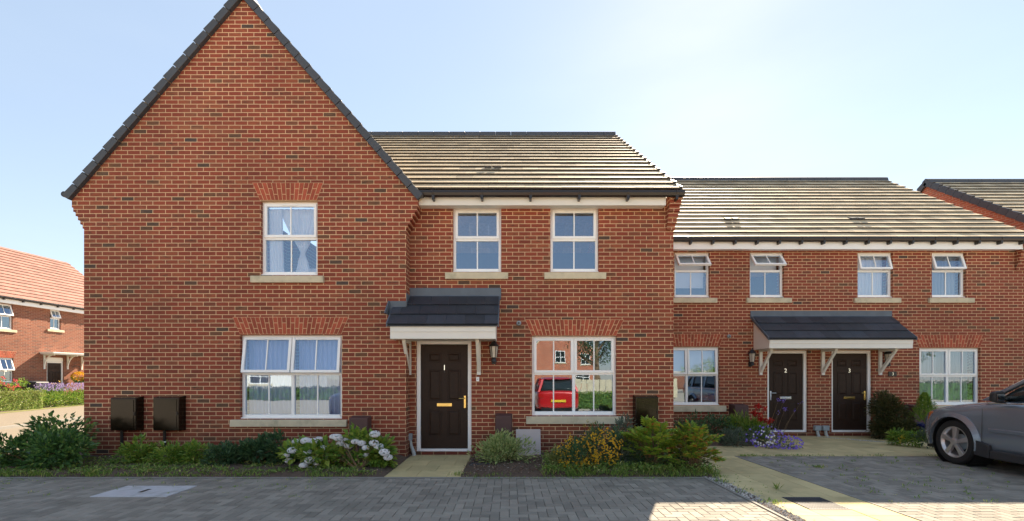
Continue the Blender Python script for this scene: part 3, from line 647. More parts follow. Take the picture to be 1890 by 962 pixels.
for sg in (1, -1):
    m = MB(); u = Vector((0, sg*dY, rZ3-eZ3)).normalized(); nn = Vector((0, -sg*u.z, abs(u.y)))
    for i in range(17):
        p = Vector((kX-.08, rY3-sg*dY, eZ3)) + u*(S3.length/17*i); X = Vector((.10, 0, 0)); e2 = u*.315
        m.hexa([p-nn*.10, p-nn*.10+X, p+e2-nn*.12+X, p+e2-nn*.12, p+nn*.09, p+nn*.09+X, p+e2+nn*.05+X, p+e2+nn*.05])
    m.build('verge_cap', M['verge'], H3)
m = MB(); x = kX-.06
while x < 26: m.extx([(rY3-.15, rZ3-.10), (rY3-.11, rZ3+.05), (rY3, rZ3+.11), (rY3+.11, rZ3+.05), (rY3+.15, rZ3-.10)], x, x+.443); x += .45
m.build('ridge_tile', M['verge'], H3)

# ================================================================== HOUSE FOUR (across the side road)
P0 = Vector((-24.0, 21.7, .25)); th4 = math.atan2(1, .08)
H4 = thing('detached_house', 'sunlit orange brick house with terracotta tiled roof across the side road', 'house', P0, th4, local=True)
ux = Vector((math.cos(th4), math.sin(th4), 0)); ny = Vector((math.sin(th4), -math.cos(th4), 0))
def on4(px, py=HY):
    d = Vector(((px-PX)/F, 1, (HY-py)/F)); o_ = Vector((0, 0, EYE)); t = (P0-o_).dot(ny)/d.dot(ny); p = o_+d*t-P0
    return p.dot(ux), p.z
a4, b4 = -9.0, on4(172)[0]+2.2
def rect4(x0, x1, ya, yb):   # pixel box -> local
    xm = (x0+x1)/2; return (on4(x0)[0], on4(x1)[0], on4(xm, yb)[1], on4(xm, ya)[1])
w1 = rect4(-12, 23.5, 560.5, 607); w2 = rect4(92.5, 112, 572, 608); w3 = rect4(-30, 25, 660, 706); w4 = (-6.5, -4.6, w1[2], w1[3])
dd = (on4(86.5)[0], on4(118)[0], 0.05, on4(102, 660)[1])
w = MB(); wall(w, a4, b4, -.4, 4.95, 0, .3, [w1, w2, w3, w4, dd])
w.box(a4, a4+.3, .3, 8.5, 0, 4.95); w.box(b4-.3, b4, .3, 8.5, 0, 4.95); w.box(a4+.3, b4-.3, 8.2, 8.5, 0, 4.95)
w.extx([(0, 4.95), (8.5, 4.95), (4.25, 8.3)], b4-.28, b4-.002); w.extx([(0, 4.95), (8.5, 4.95), (4.25, 8.3)], a4+.002, a4+.28)
w.build('wall', M['brick_c'], H4)
MB().box(a4+.31, b4-.31, 3.2, 3.3, 0, 4.9).box(a4+.31, b4-.31, .31, 3.19, 2.45, 2.6).build('interior_wall', M['inside'], H4)
window(H4, *w1, 0, 1, (w1[2]+w1[3])/2+.02, (18,), (w1[0]-.15, w1[1]+.15)); window(H4, *w2, 0, 1, (w2[2]+w2[3])/2+.05, (20,), (w2[0]-.15, w2[1]+.15))
window(H4, *w3, 0, 2, (w3[2]+w3[3])/2-.05, (18, 18), (w3[0]-.15, w3[1]+.15)); window(H4, *w4, 0, 1, (w4[2]+w4[3])/2, (0,), (w4[0]-.15, w4[1]+.15))
arch(H4, w3[0], w3[1], w3[0]-.12, w3[1]+.14, w3[3], w3[3]+.33, 0)
door(H4, dd[0], dd[1], dd[2], dd[3]-.22, 0, None)
MB().box(dd[0], dd[1], .05, .12, dd[3]-.215, dd[3]).build('fanlight', M['upvc'], H4)
S4 = Vector((0, 4.5, 3.4))
roof(H4, (a4-.1, -.28, 5.0), (1, 0, 0), b4-a4+.2, S4, S4.length, 17, .33, M['tile_o'], th=.03); roof(H4, (a4-.1, 8.72, 5.0), (1, 0, 0), b4-a4+.2, (0, -4.5, 3.4), S4.length, 17, .66, M['tile_o'])
MB().box(a4, b4, -.22, -.20, 4.72, 4.98).box(a4, b4, -.199, -.001, 4.73, 4.75).build('fascia', M['upvc'], H4)
gutter(H4, a4-.1, b4+.1, -.29, 4.97, .8)
# flat hooded canopy with curved brackets
c0, c1 = on4(74)[0], on4(168)[0]; zc = on4(100, 653)[1]
cp = MB().box(c0, c1, -.75, -.002, zc-.06, zc).box(c0-.03, c1+.03, -.78, -.002, zc+.001, zc+.05).build('door_canopy', M['cream'], H4, bevel=.005)
for px in (81, 124, 150): bracket(cp, on4(px)[0], -.004, zc-.062, .75, .6, True)
# ================================================================== GROUND
def sheet(name, x0, x1, y0, y1, z, mat, **k):
    return MB().add([(x0,y0,z),(x1,y0,z),(x1,y1,z),(x0,y1,z)], [(0,1,2,3)]).build(name, mat, None, kind='structure', **k)
sheet('ground', -400, 400, -400, 400, -.02, M['bounce_ground'])
sheet('driveway_bed', -9.6, 2.78, 1.5, 6.55, -.012, M['paverjoint']); sheet('driveway_bed', 4.1, 13, 1.5, 8.40, -.012, M['paverjoint'])
sheet('side_road', -60, -9.62, 2, 60, -.015, M['roadmat'])
def herring(x0, x1, y0, y1, hole=None):
    m = MB(); u = .1; rr = random.Random(3)
    for i in range(int((x1-x0)/u)+2):
        for j in range(int((y1-y0)/u)+2):
            c = (i-j) % 4
            if c == 0: a, b, c0, d = i, i+2, j, j+1
            elif c == 3: a, b, c0, d = i, i+1, j, j+2
            else: continue
            a, b = max(x0, x0+(a-1)*u), min(x1, x0+(b-1)*u); c_, d_ = max(y0, y0+(c0-1)*u), min(y1, y0+(d-1)*u)
            if b-a < .02 or d_-c_ < .02: continue
            if hole and a < hole[1]-.02 and b > hole[0]+.02 and c_ < hole[3]-.02 and d_ > hole[2]+.02:
                a2, b2 = (a, min(b, hole[0])) if a < hole[0] else ((max(a, hole[1]), b) if b > hole[1] else (a, b))
                if (a2, b2) != (a, b): a, b = a2, b2
                elif c_ < hole[2]: d_ = hole[2]
                elif d_ > hole[3]: c_ = hole[3]
                else: continue
            g, h, ch = .002, rr.uniform(-.0015, .0015), .004
            z = [h+rr.uniform(-.0012, .0012) for _ in range(4)]
            A = [(a+g, c_+g), (b-g, c_+g), (b-g, d_-g), (a+g, d_-g)]; B = [(a+g+ch, c_+g+ch), (b-g-ch, c_+g+ch), (b-g-ch, d_-g-ch), (a+g+ch, d_-g-ch)]
            m.add([(x, y, -.011) for x, y in A]+[(x, y, q-.004) for (x, y), q in zip(A, z)]+[(x, y, q) for (x, y), q in zip(B, z)],
                  [(0,1,5,4),(1,2,6,5),(2,3,7,6),(3,0,4,7),(4,5,9,8),(5,6,10,9),(6,7,11,10),(7,4,8,11),(8,9,10,11)])
    return m
MH = (-5.02, -4.1, 5.50, 6.06)
herring(-9.5, 2.76, 1.6, 6.52, MH).build('driveway', M['paver'], None, kind='structure')
herring(4.13, 12.9, 1.6, 8.37).build('driveway', M['paver'], None, kind='structure')
def slabs(m, x0, x1, y0, y1, sz=.45, off=0):
    rr = random.Random(5); y = y0; r = 0
    while y < y1-.03:
        ye = min(y+sz, y1); x = x0 - (sz/2 if r % 2 and off else 0)
        while x < x1-.03:
            a, b = max(x, x0), min(x+sz, x1); h = rr.uniform(-.0015, .0015)
            if b-a > .03: m.hexa([(a+.003, y+.003, -.015), (b-.003, y+.003, -.015), (b-.003, ye-.003, -.015), (a+.003, ye-.003, -.015), (a+.003, y+.003, h), (b-.003, y+.003, h), (b-.003, ye-.003, h+.001), (a+.003, ye-.003, h)])
            x += sz
        y = ye; r += 1
    return m
G = (3.24, 3.70, 4.96, 5.49)
m = slabs(MB(), 2.96, 4.09, 5.49, 8.38); slabs(m, 2.96, G[0], 1.6, 5.49); slabs(m, G[1], 4.09, 1.6, 5.49); slabs(m, G[0], G[1], 1.6, G[2]); slabs(m, 2.96, 13, 8.39, 11.27)
m.build('path', M['slab'], None, kind='structure')
slabs(MB(), -1.80, -.70, 6.58, 8.50, .45, 1).build('path', M['slab'], None, kind='structure')
MB().box(2.765, 2.80, 1.6, 6.6, -.02, .012).build('kerb', M['kerb'], None, kind='structure')
MB().box(4.095, 4.125, 1.6, 8.38, -.02, .006).build('kerb', M['kerb'], None, kind='structure')
MB().box(-9.5, 2.764, 6.525, 6.575, -.02, .008).build('kerb', M['kerb'], None, kind='structure')
def mound(name, fn, x0, x1, y0, y1, st=.06):
    m = MB(); nx, ny_ = int((x1-x0)/st), int((y1-y0)/st); vs = []
    for j in range(ny_+1):
        for i in range(nx+1):
            x, y = x0+(x1-x0)*i/nx, y0+(y1-y0)*j/ny_; q = fn(x, y)
            vs.append((x, y, q if q < 0 else q + .025*noise.noise((x*5, y*5, 0)) + .012*noise.noise((x*19, y*19, 3))))
    m.add(vs, [(j*(nx+1)+i, j*(nx+1)+i+1, (j+1)*(nx+1)+i+1, (j+1)*(nx+1)+i) for j in range(ny_) for i in range(nx)])
    return m.build(name, M['soil'], None, kind='structure', smooth=True)
mound('flower_bed', lambda x, y: min(.05, (y-6.58)*.25, (x+9.4)*.2, (-1.79-x)*.3), -9.4, -1.80, 6.58, 8.6)
mound('flower_bed', lambda x, y: min(.05, (y-6.58)*.25, (x+.69)*.3, (2.96-x)*.4), -.69, 2.96, 6.58, 8.6)
mound('flower_bed', lambda x, y: .06-max(0, (9.75+max(0, 3.7-x)*.5-y))*.5 - max(0, x-5.3)*.08-max(0, (x-5.6))*.5, 2.97, 6.3, 8.6, 11.27)
mound('flower_bed', lambda x, y: .06-max(0, (10.6-max(0, min(1.6, x-8.75))*.55-y))*.6 - max(0, 9.0-x)*.3, 8.7, 13, 9.2, 11.27)
sheet('lawn_verge', -60, -24.2, -5, 60, .10, M['lawn'])
m = MB(); m.add([(-20.2, 17, -.012), (-22.9, 24.3, -.012), (-25.4, 31, -.012), (-24.0+.9, 31, .12), (-24.0, 21.7, .12), (-24.5, 15, .12)], [(0,1,2,3,4,5)]); m.build('flower_bed', M['soil'], None, kind='structure')
m = MB()
for dz, e0, e1 in ((0, .0, .28),):
    m.add([(-20.2+e1*.0, 15.2, -.008), (-20.55+.55, 17, -.008), (-22.9+.55, 24.3, -.008), (-25.4+.55, 31, -.008), (-25.4, 31, -.008), (-22.9, 24.3, -.008), (-20.55, 17, -.008), (-21.0, 15.2, -.008)], [(0,1,6,7),(1,2,5,6),(2,3,4,5)])
m.build('grass_strip', M['lawn'], None, kind='structure')
m = MB()
pts = [(-13.6, 9.5), (-14.25, 12.9), (-14.9, 16), (-16.6, 22), (-19, 30)]
for (xa, ya), (xb, yb) in zip(pts, pts[1:]): m.hexa([(xa, ya, -.03), (xa+.13, ya, -.03), (xb+.13, yb, -.03), (xb, yb, -.03), (xa, ya, .06), (xa+.13, ya, .06), (xb+.13, yb, .06), (xb, yb, .06)])
m.build('kerb', M['kerb'], None, kind='structure')
# ------------------------------------------------------------------ foliage
def leaf(m, p, d, ln, wd, up=Vector((0, 0, 1)), fold=.25):
    d = d.normalized(); s = d.cross(up)
    s = s.normalized() if s.length > .01 else Vector((1, 0, 0)); n = s.cross(d)
    k = len(m.v); a = p + d*ln*.5
    m.v += [p, a+s*wd*.5+n*wd*fold, p+d*ln - n*ln*.12, a-s*wd*.5+n*wd*fold]; m.f += [(k, k+1, k+2), (k, k+2, k+3)]; m.m += [m.mi, m.mi]
def rdir(rr):
    while 1:
        v = Vector((rr.uniform(-1,1), rr.uniform(-1,1), rr.uniform(-1,1)))
        if .05 < v.length < 1: return v.normalized()
def bush(name, label, cat, blobs, n, ln, wd, mat, seed=0, upb=.35, nclump=26, group=None, stems=7, minz=.01, parent=None, droop=0):
    rr = random.Random(seed); m = MB(); tot = sum(b[3]*b[4]*b[5] for b in blobs); base = blobs[0]; cls = []
    for b in blobs:
        cx, cy, cz, rx, ry, rz = b; nb = max(4, int(nclump*(b[3]*b[4]*b[5])**.5/sum((q[3]*q[4]*q[5])**.5 for q in blobs)))
        for _ in range(nb):
            v = rdir(rr); q = rr.uniform(.45, .95)
            cls.append((Vector((cx+v.x*rx*q, cy+v.y*ry*q, cz+v.z*rz*q)), v, (rx*ry*rz)**(1/3)))
    for i in range(n):
        c, v, sz = rr.choice(cls); w_ = rdir(rr); p = c + w_*sz*rr.uniform(.12, .46)
        if p.z < minz: p.z = minz + rr.uniform(0, .04)
        d = (v*.6 + w_*.8 + Vector((0, 0, upb-droop)) + rdir(rr)*.5)
        s_ = rr.uniform(.65, 1.25); leaf(m, p, d, ln*s_, wd*s_, up=(Vector((0, 0, 1))+rdir(rr)*.6))
    xb, yb = base[0], base[1]
    ob = m.build(name, LF[mat], parent, label, cat, group, loc=None if parent else (xb, yb, 0))
    if stems:
        s_ = MB()
        for _ in range(stems):
            c, v, sz = rr.choice(cls); b0 = Vector((xb+rr.uniform(-.06, .06), yb+rr.uniform(-.05, .05), 0)); mid = b0.lerp(c, .5)+Vector((0, 0, .05))
            s_.tube([b0, mid, c], [.010, .007, .003], 5)
        s_.build('stem', M['stick'], ob if not parent else parent)
    return ob
def at(px0, px1, y0, y1, Y, dep=None):
    """ellipsoid for a pixel box at distance Y"""
    s = F/Y; x0, x1 = mx(px0, s), mx(px1, s); z1, z0 = mz(y0, s), max(-.02, mz(y1, s))
    return ((x0+x1)/2, Y, (z0+z1)/2, (x1-x0)/2, dep or (x1-x0)/2*.8, (z1-z0)/2)
# big dark shrub by the gable corner
bush('shrub', 'big dark glossy shrub sprawling past the corner of the gabled house', 'shrub',
     [at(10, 120, 785, 885, 7.3, .5), at(80, 160, 746, 850, 7.75, .4), at(-25, 60, 805, 885, 7.3, .4), at(60, 158, 795, 885, 7.1, .35)], 4600, .085, .045, 'dark', 1, stems=16, nclump=60)
sm = 'small shrubs along the gable wall'
bush('shrub', 'small bright green shrub under the meter box beside the corner shrub', 'shrub', [at(226, 288, 808, 864, 7.5)], 1100, .075, .035, 'lime', 2, stems=5)
bush('shrub', 'low loose green shrub at the foot of the second meter box pipe', 'shrub', [at(278, 342, 822, 868, 7.4)], 950, .07, .03, 'lime', 3, stems=5)
bush('shrub', 'small bushy green shrub between the second meter box and the low window', 'shrub', [at(336, 390, 820, 866, 7.5)], 950, .07, .03, 'lime', 4, stems=5)
bush('shrub', 'dull dark green shrub below the start of the gable window sill', 'shrub', [at(375, 440, 822, 868, 7.4)], 1100, .075, .03, 'deep', 5, stems=5)
bush('shrub', 'wide dark leafy shrub just before the white hydrangea', 'shrub', [at(430, 505, 812, 870, 7.5), at(485, 556, 808, 868, 7.5)], 2400, .10, .04, 'deep', 6, stems=8, nclump=30)
# hydrangea
hy = bush('hydrangea', 'hydrangea bush covered in white mophead flowers by the front path', 'hydrangea', [at(535, 640, 812, 878, 7.2, .35), at(620, 722, 802, 868, 7.3, .35), at(655, 730, 808, 872, 7.25, .3)], 1900, .11, .065, 'lime', 7, stems=14, nclump=34)
rr = random.Random(11)
sk_ = MB()
for _ in range(16):
    b0 = Vector((mx(672, 118), 7.0, .02)); e_ = Vector((mx(rr.uniform(610, 715), 118), 7.1+rr.uniform(-.1, .2), rr.uniform(.28, .55))); sk_.tube([b0, b0.lerp(e_, .45)+Vector((0, 0, -.03)), e_], [.010, .008, .004], 5)
sk_.build('bare_stem', M['stick'], hy)
for (u, v) in [(432,720),(480,714),(550,705),(628,690),(682,718),(704,705),(745,717),(779,725),(712,738),(846,725),(852,677),(409,765),(462,760),(489,773),(571,752),(388,819),(376,790),(500,817),(540,835),(466,845),(489,853),(524,863),(805,790),(802,750),(872,745),(902,775),(922,802),(520,715),(650,695),(668,730)]:
    px, py = 400+u/2.916, 570+v/2.916; Y = 6.95+rr.uniform(-.05, .15)+(.15 if v < 740 else 0); s = F/Y; c = Vector((mx(px, s), Y, mz(py, s))); r = rr.uniform(.055, .082)*(.75 if v in (790, 750, 819) else 1); m = MB()
    for _ in range(150):
        d = rdir(rr); d.z = d.z*.75+.15; p = c+Vector((d.x*r, d.y*r, d.z*r*.8)); t = rdir(rr).cross(d); leaf(m, p-t.normalized()*.015, t, .032, .031, up=d, fold=.05)
    m.build('flower_head', LF['white'], hy)
sg = bush('sage_bush', 'pale variegated sage mound between the front path and the leaning slab', 'sage', [at(868, 985, 812, 868, 7.6, .42), at(895, 955, 798, 850, 7.7, .35)], 2600, .065, .024, 'sage', 8, upb=.6, stems=6, nclump=60)
# mixed border to the right of the slab
bush('variegated_shrub', 'small cream variegated shrub at the start of the yellow flowers', 'shrub', [at(1012, 1048, 820, 872, 7.0)], 550, .055, .03, 'hedge', 9, stems=4)
yb = bush('flowering_bush', 'bush smothered in small yellow flowers under the living room window', 'flowering bush', [at(1030, 1100, 803, 885, 7.0, .35), at(1070, 1145, 792, 885, 7.1, .35)], 2600, .07, .018, 'deep', 10, upb=.7, stems=14, nclump=40)
m = MB(); rr = random.Random(21)
for _ in range(1300):
    b = rr.choice([at(1025, 1100, 800, 872, 7.0, .35), at(1070, 1148, 790, 862, 7.05, .35)]); v = rdir(rr)*rr.uniform(.55, 1.12); v.y = -abs(v.y)*.9; c = Vector((b[0]+v.x*b[3], b[1]+v.y*b[4], b[2]+v.z*b[5]))
    if noise.noise(c*8) < -.02: continue
    for k in range(5):
        a = k*1.256; leaf(m, c, Vector((math.cos(a)+rr.uniform(-.3, .3), rr.uniform(-.8, .2), math.sin(a))), .014, .010, up=Vector((0, -1, 0)), fold=0)
m.build('blossom', LF['yellow'], yb, kind='stuff')
m = MB(); st = MB()
for px, py in [(1085, 778), (1092, 782), (1098, 779), (1090, 790), (1079, 786)]:
    s = F/7.15; c = Vector((mx(px, s), 7.15, mz(py, s))); st.tube([(mx(1090, s), 7.2, .3), c], [.004, .002], 4)
    for k in range(16): leaf(m, c+rdir(rr)*.02, rdir(rr), .022, .014)
m.build('tall_blossom', LF['gold'], yb); st.build('flower_stalk', M['stick'], yb)
bush('shrub', 'grey green bushy shrub between the yellow flowers and the nandina', 'shrub', [at(1110, 1185, 795, 885, 7.3, .35), at(1125, 1182, 776, 850, 7.5, .3), at(1180, 1240, 790, 850, 7.6, .3)], 3400, .075, .018, 'grey', 12, upb=.5, stems=9, nclump=40)
def nandina(label, cx, cy, sp, h, n, seed, mat='nand'):
    rr = random.Random(seed); m = MB(); st = MB()
    for i in range(n):
        a = rr.uniform(0, 6.283); r = rr.uniform(.15, 1)*sp; hh = h*rr.uniform(.35, 1)*(1.08-.35*r/sp)
        b0 = Vector((cx+rr.uniform(-.07, .07), cy+rr.uniform(-.07, .07), 0)); e_ = Vector((cx+math.cos(a)*r, cy+math.sin(a)*r*.75, hh)); mid = b0.lerp(e_, .5)+Vector((0, 0, hh*.22))
        st.tube([b0, mid, e_], [.006, .004, .002], 4)
        d0 = (e_-mid).normalized()
        for k in range(15):
            t = k/14; p = mid.lerp(e_, .35+t*.75)+Vector((0, 0, -.05*t*t))
            for sgn in (-1, 1):
                sd_ = d0.cross(Vector((0, 0, 1))).normalized()*sgn; d = (sd_*.9+d0*.6+Vector((0, 0, rr.uniform(-.2, .2)))).normalized(); ln_ = rr.uniform(.07, .10)*(1.15-.5*t)
                leaf(m, p+d*.005, d, ln_, ln_*.38)
                if k % 3 == 0: leaf(m, p+d*.05, (d+d0*.4).normalized(), ln_, ln_*.36); leaf(m, p+d*.05, (d-d0*.4).normalized(), ln_, ln_*.36)
    ob = m.build('nandina', LF[mat], None, label, 'shrub', loc=(cx, cy, 0)); st.build('stem', M['stick'], ob)
    return ob
nandina('yellow green nandina with feathery leaves in front of the glossy brown meter box', mx(1205, 120), 7.05, .50, .86, 84, 31)
nandina('nandina turning orange and red at the tip of the bed beside the gravel', mx(1282, 122), 6.95, .42, .84, 72, 33, 'nand2')
bush('shrub', 'low dark green shrub tucked beneath the two nandinas', 'shrub', [at(1150, 1235, 830, 888, 7.2, .35), at(1225, 1310, 835, 888, 7.1, .3)], 1500, .06, .02, 'deep', 14, stems=4, nclump=40)
# bed at the terrace
bush('shrub', 'wide dark green shrub below the frosted terrace window', 'shrub', [at(1240, 1300, 770, 832, 10.0, .5), at(1285, 1348, 768, 830, 10.2, .5)], 2200, .085, .03, 'deep', 15, stems=8, nclump=46)
bush('shrub', 'grey green wispy plant between the dark shrub and violet flowers', 'shrub', [at(1330, 1382, 795, 832, 9.6, .3)], 900, .09, .012, 'grey', 16, upb=.9, stems=4)
cr = bush('crocosmia', 'leafy plant with scarlet flowers beside the frame of door 2', 'flowering plant', [at(1345, 1400, 765, 825, 10.2, .3), at(1365, 1415, 775, 825, 10.1, .25)], 1100, .15, .02, 'lime', 17, upb=1.1, stems=6)
m = MB(); rr = random.Random(5)
for (u, v) in [(470,245),(455,255),(490,240),(420,345),(435,350),(410,340),(515,430),(500,425),(650,460),(640,470),(500,360),(575,280),(590,430),(530,440),(660,450)]:
    s = F/9.8; c = Vector((mx(1340+u/8.02, s), 9.8, mz(720+v/8.02, s)))
    for k in range(20): leaf(m, c+rdir(rr)*.035, rdir(rr), .055, .03)
m.build('blossom', LF['red'], cr, kind='stuff')
lb = bush('bedding_plant', 'mound of violet and white flowers spilling onto the buff slabs', 'flowers', [at(1378, 1445, 790, 832, 9.5, .35), at(1425, 1475, 806, 830, 9.3, .25)], 1100, .05, .015, 'grey', 18, stems=0)
for mt, nn_, nm_ in (('violet', 170, 'violet_blossom'), ('white', 34, 'white_blossom')):
    m = MB()
    for _ in range(nn_):
        b = rr.choice([at(1374, 1445, 786, 832, 9.45, .38), at(1422, 1478, 804, 831, 9.25, .28)]) if mt == 'violet' else at(1388, 1425, 792, 822, 9.3, .3)
        v = rdir(rr); v.y = -abs(v.y); c = Vector((b[0]+v.x*b[3], b[1]+v.y*b[4], max(.03, b[2]+v.z*b[5])))
        for k in range(5): a = k*1.256; leaf(m, c, Vector((math.cos(a), -.3, math.sin(a))), .022, .017, up=Vector((0, -1, 0)), fold=0)
    m.build(nm_, LF[mt], lb, kind='stuff')
st = MB(); m = MB()
for px, py, bx in [(1447, 740, 1425), (1437, 738, 1418), (1449, 755, 1432), (1478, 744, 1440), (1467, 757, 1440), (1437, 762, 1420)]:
    s = F/9.7; c = Vector((mx(px, s), 9.7, mz(py, s))); st.tube([(mx(bx, s), 9.75, 0), ((mx(bx, s)+c.x)/2-.01, 9.72, c.z*.6), c], [.004, .003, .002], 4)
    for k in range(22 if py < 760 and px < 1460 else 6): leaf(m, c+rdir(rr)*.03, rdir(rr)+Vector((0, 0, .3)), .035, .014)
ag = st.build('tall_flower', M['stick'], None, 'tall thin stemmed plant with violet flower heads in front of door 2', 'flower', loc=(mx(1430, F/9.7), 9.75, 0)); m.build('flower_head', LF['violet'], ag)
bush('shrub', 'dark bronze green shrub beside the frame of door 3', 'shrub', [at(1612, 1665, 728, 775, 10.8, .4), at(1615, 1672, 765, 815, 10.7, .4), at(1640, 1700, 775, 818, 10.6, .35)], 5200, .085, .034, 'brown', 19, stems=10, nclump=60)
rr = random.Random(8); m = MB(); s = F/10.4; cx = mx(1707, s); zt_ = mz(727, s)
for _ in range(1700):
    t = rr.random()**.8; z = .42+t*(zt_-.42); a = rr.uniform(0, 6.283); r = .30*(1-t)**.75*rr.uniform(.45, 1.0)*(1+.9*noise.noise((math.cos(a)*2.2, math.sin(a)*2.2, t*6)))
    leaf(m, Vector((cx+r*math.cos(a), 10.4+r*math.sin(a), z)), Vector((math.cos(a)*.6, math.sin(a)*.6, 1)), .06, .02)
cn = m.build('conifer', LF['lime'], None, 'small bright green cone shaped conifer in a dark blue pot', 'conifer', loc=(cx, 10.4, 0)); MB().tube([(cx, 10.4, .3), (cx, 10.4, 1.0)], [.02, .006], 6).build('trunk', M['stick'], cn)
pt = MB().lathe([(.15, .05), (.21, .34), (.23, .36), (.23, .40), (.20, .40), (.18, .34)], (cx, 10.4, .0), 20).build('plant_pot', M['bluepot'], None, 'dark blue glazed pot holding the small conifer', 'plant pot', smooth=False)
for k, (a, b_, lab) in enumerate([(1648, 1672, 'low green plant with a yellow flower at the foot of the bronze shrub'), (1674, 1702, 'low fern like plant in front of the blue pot'), (1700, 1728, 'low spreading plant beside the front wheel of the grey car')]):
    q = bush('ground_plant', lab, 'plant', [at(a, b_, 795, 822, 9.7-k*.2, .2)], 240, .10, .03, 'lime' if k < 2 else 'grey', 40+k, stems=0)
    if k != 1:
        m = MB()
        for _ in range(10): c = Vector((mx((a+b_)/2+rr.uniform(-6, 6), F/9.55), 9.5, rr.uniform(.1, .22))); leaf(m, c, rdir(rr), .04, .03)
        m.build('blossom', LF['yellow' if k == 0 else 'lavender'], q)
# across the side road
def w4(u, d, z): return P0 + ux*u + ny*d + Vector((0, 0, z-P0.z))
def hedge(name, label, cat, a, b, ln_, n, mat, seed, h, wdt, z0=.0, spikes=None):
    rr = random.Random(seed); m = MB(); A, B = Vector(a), Vector(b); D = (B-A); d = D.normalized(); s_ = Vector((d.y, -d.x, 0)); tot = D.length
    for _ in range(n):
        t = rr.random(); f = rr.choice((0, 0, 0, 1, 1, 2)); u = rr.uniform(-1, 1); hz = rr.random()
        lump = .06*noise.noise((t*tot*3, u*2, hz*3))+.04*noise.noise((t*tot*9, u*5, hz*6)); rr_ = rr.uniform(.85, 1.0)
        if f == 0: p = A+D*t+s_*(wdt/2*rr_+lump)+Vector((0, 0, hz*h))
        elif f == 1: p = A+D*t+s_*u*wdt/2+Vector((0, 0, h*rr_+lump))
        else: p = A+D*t-s_*(wdt/2)+Vector((0, 0, hz*h))
        p.z = max(p.z+z0, z0+.02); leaf(m, p, rdir(rr)+Vector((0, 0, .4)), ln_*rr.uniform(.7, 1.3), ln_*.6)
    q = MB(); hx = [A+s_*wdt*.42, B+s_*wdt*.42, B-s_*wdt*.42, A-s_*wdt*.42]; 
    ob = m.build(name, LF[mat], None, label, cat, loc=((A.x+B.x)/2, (A.y+B.y)/2, z0))
    q.hexa([p+Vector((0, 0, z0)) for p in hx]+[p+Vector((0, 0, z0+h*.9)) for p in hx]); q.build('inner_twigs', LF['dark' if mat != 'hedge' else 'lime'], ob)
    return ob
hedge('box_hedge', 'clipped yellow green box hedge in front of the orange brick house', 'hedge', (-22.0, 18.6, 0), (-22.3, 21.6, 0), .07, 3800, 'hedge', 51, .82, .9)
lv = bush('lavender', 'long lavender bush by the door of the orange brick house', 'lavender', [(-22.65, 22.6, .35, .6, .7, .5), (-22.8, 23.7, .38, .6, .8, .55), (-23.0, 24.9, .36, .6, .8, .5), (-23.2, 26.2, .38, .6, .9, .52)], 4200, .13, .035, 'lime', 52, upb=.8, nclump=110)
m = MB(); rr = random.Random(9)
for _ in range(900):
    t = rr.random(); p = Vector((-22.6, 22.3, 0)).lerp(Vector((-23.4, 27.4, 0)), t)+Vector((rr.uniform(-.5, .5), rr.uniform(-.2, .2), rr.uniform(.75, 1.12))); leaf(m, p, Vector((rr.uniform(-.3, .3), rr.uniform(-.3, .3), 1)), .10, .03)
m.build('flower_spike', LF['lavender'], lv, kind='stuff')
rs = bush('rose_bush', 'rose bush with red pink blooms by the window of the orange brick house', 'rose', [(-22.9, 20.4, .9, .5, .9, .55), (-22.9, 21.6, .8, .45, .6, .5)], 1700, .09, .055, 'lime', 53, stems=6, nclump=40)
for px, py in [(3, 704), (11, 697), (20, 712), (29, 716), (33, 703), (10, 708), (38, 712)]:
    s = F/20.6; c = Vector((mx(px, s)+.1, 20.4, mz(py, s)))
    m = MB()
    for k in range(16): leaf(m, c+rdir(rr)*.06, rdir(rr), .07, .06)
    m.build('rose_bloom', LF['pink'], rs)
u0, u1 = on4(47)[0], on4(66)[0]; t = thing('storage_bin', 'dark grey storage bin against the wall of the orange brick house', 'bin', w4((u0+u1)/2, .36, .12), th4, local=True)
MB().hexa([(-.25, -.25, 0), (.25, -.25, 0), (.25, .25, 0), (-.25, .25, 0), (-.29, -.29, 1.05), (.29, -.29, 1.05), (.29, .29, 1.05), (-.29, .29, 1.05)]).build('bin_body', M['verge'], t, bevel=.02)
MB().hexa([(-.31, -.31, 1.052), (.31, -.31, 1.052), (.31, .31, 1.052), (-.31, .31, 1.052), (-.29, -.27, 1.12), (.29, -.27, 1.12), (.29, .29, 1.16), (-.29, .29, 1.16)]).build('lid', M['verge'], t, bevel=.02)
c = w4(on4(133, 688)[0], .42, on4(133, 688)[1]); m = MB(); rr = random.Random(3)
for _ in range(420): d = rdir(rr); leaf(m, c+Vector((d.x*.28, d.y*.28, d.z*.2+.04)), d+rdir(rr)*.5, .09, .07)
hb = m.build('hanging_basket', LF['yellow'], None, 'hanging basket of bright yellow flowers by the black door', 'hanging basket', loc=c-Vector((0, 0, .25)))
m = MB()
for _ in range(200): d = rdir(rr); d.z = -abs(d.z); leaf(m, c+Vector((d.x*.26, d.y*.26, d.z*.24)), d, .1, .06)
m.build('trailing_leaves', LF['dark'], hb)
MB().tube([c+Vector((0, 0, .1)), c+Vector((0, 0, .62))], .01, 5).tube([c+Vector((0, 0, .60)), w4(on4(133)[0], .0, c.z+.60)], .012, 5).build('hanging_bracket', M['black'], hb)
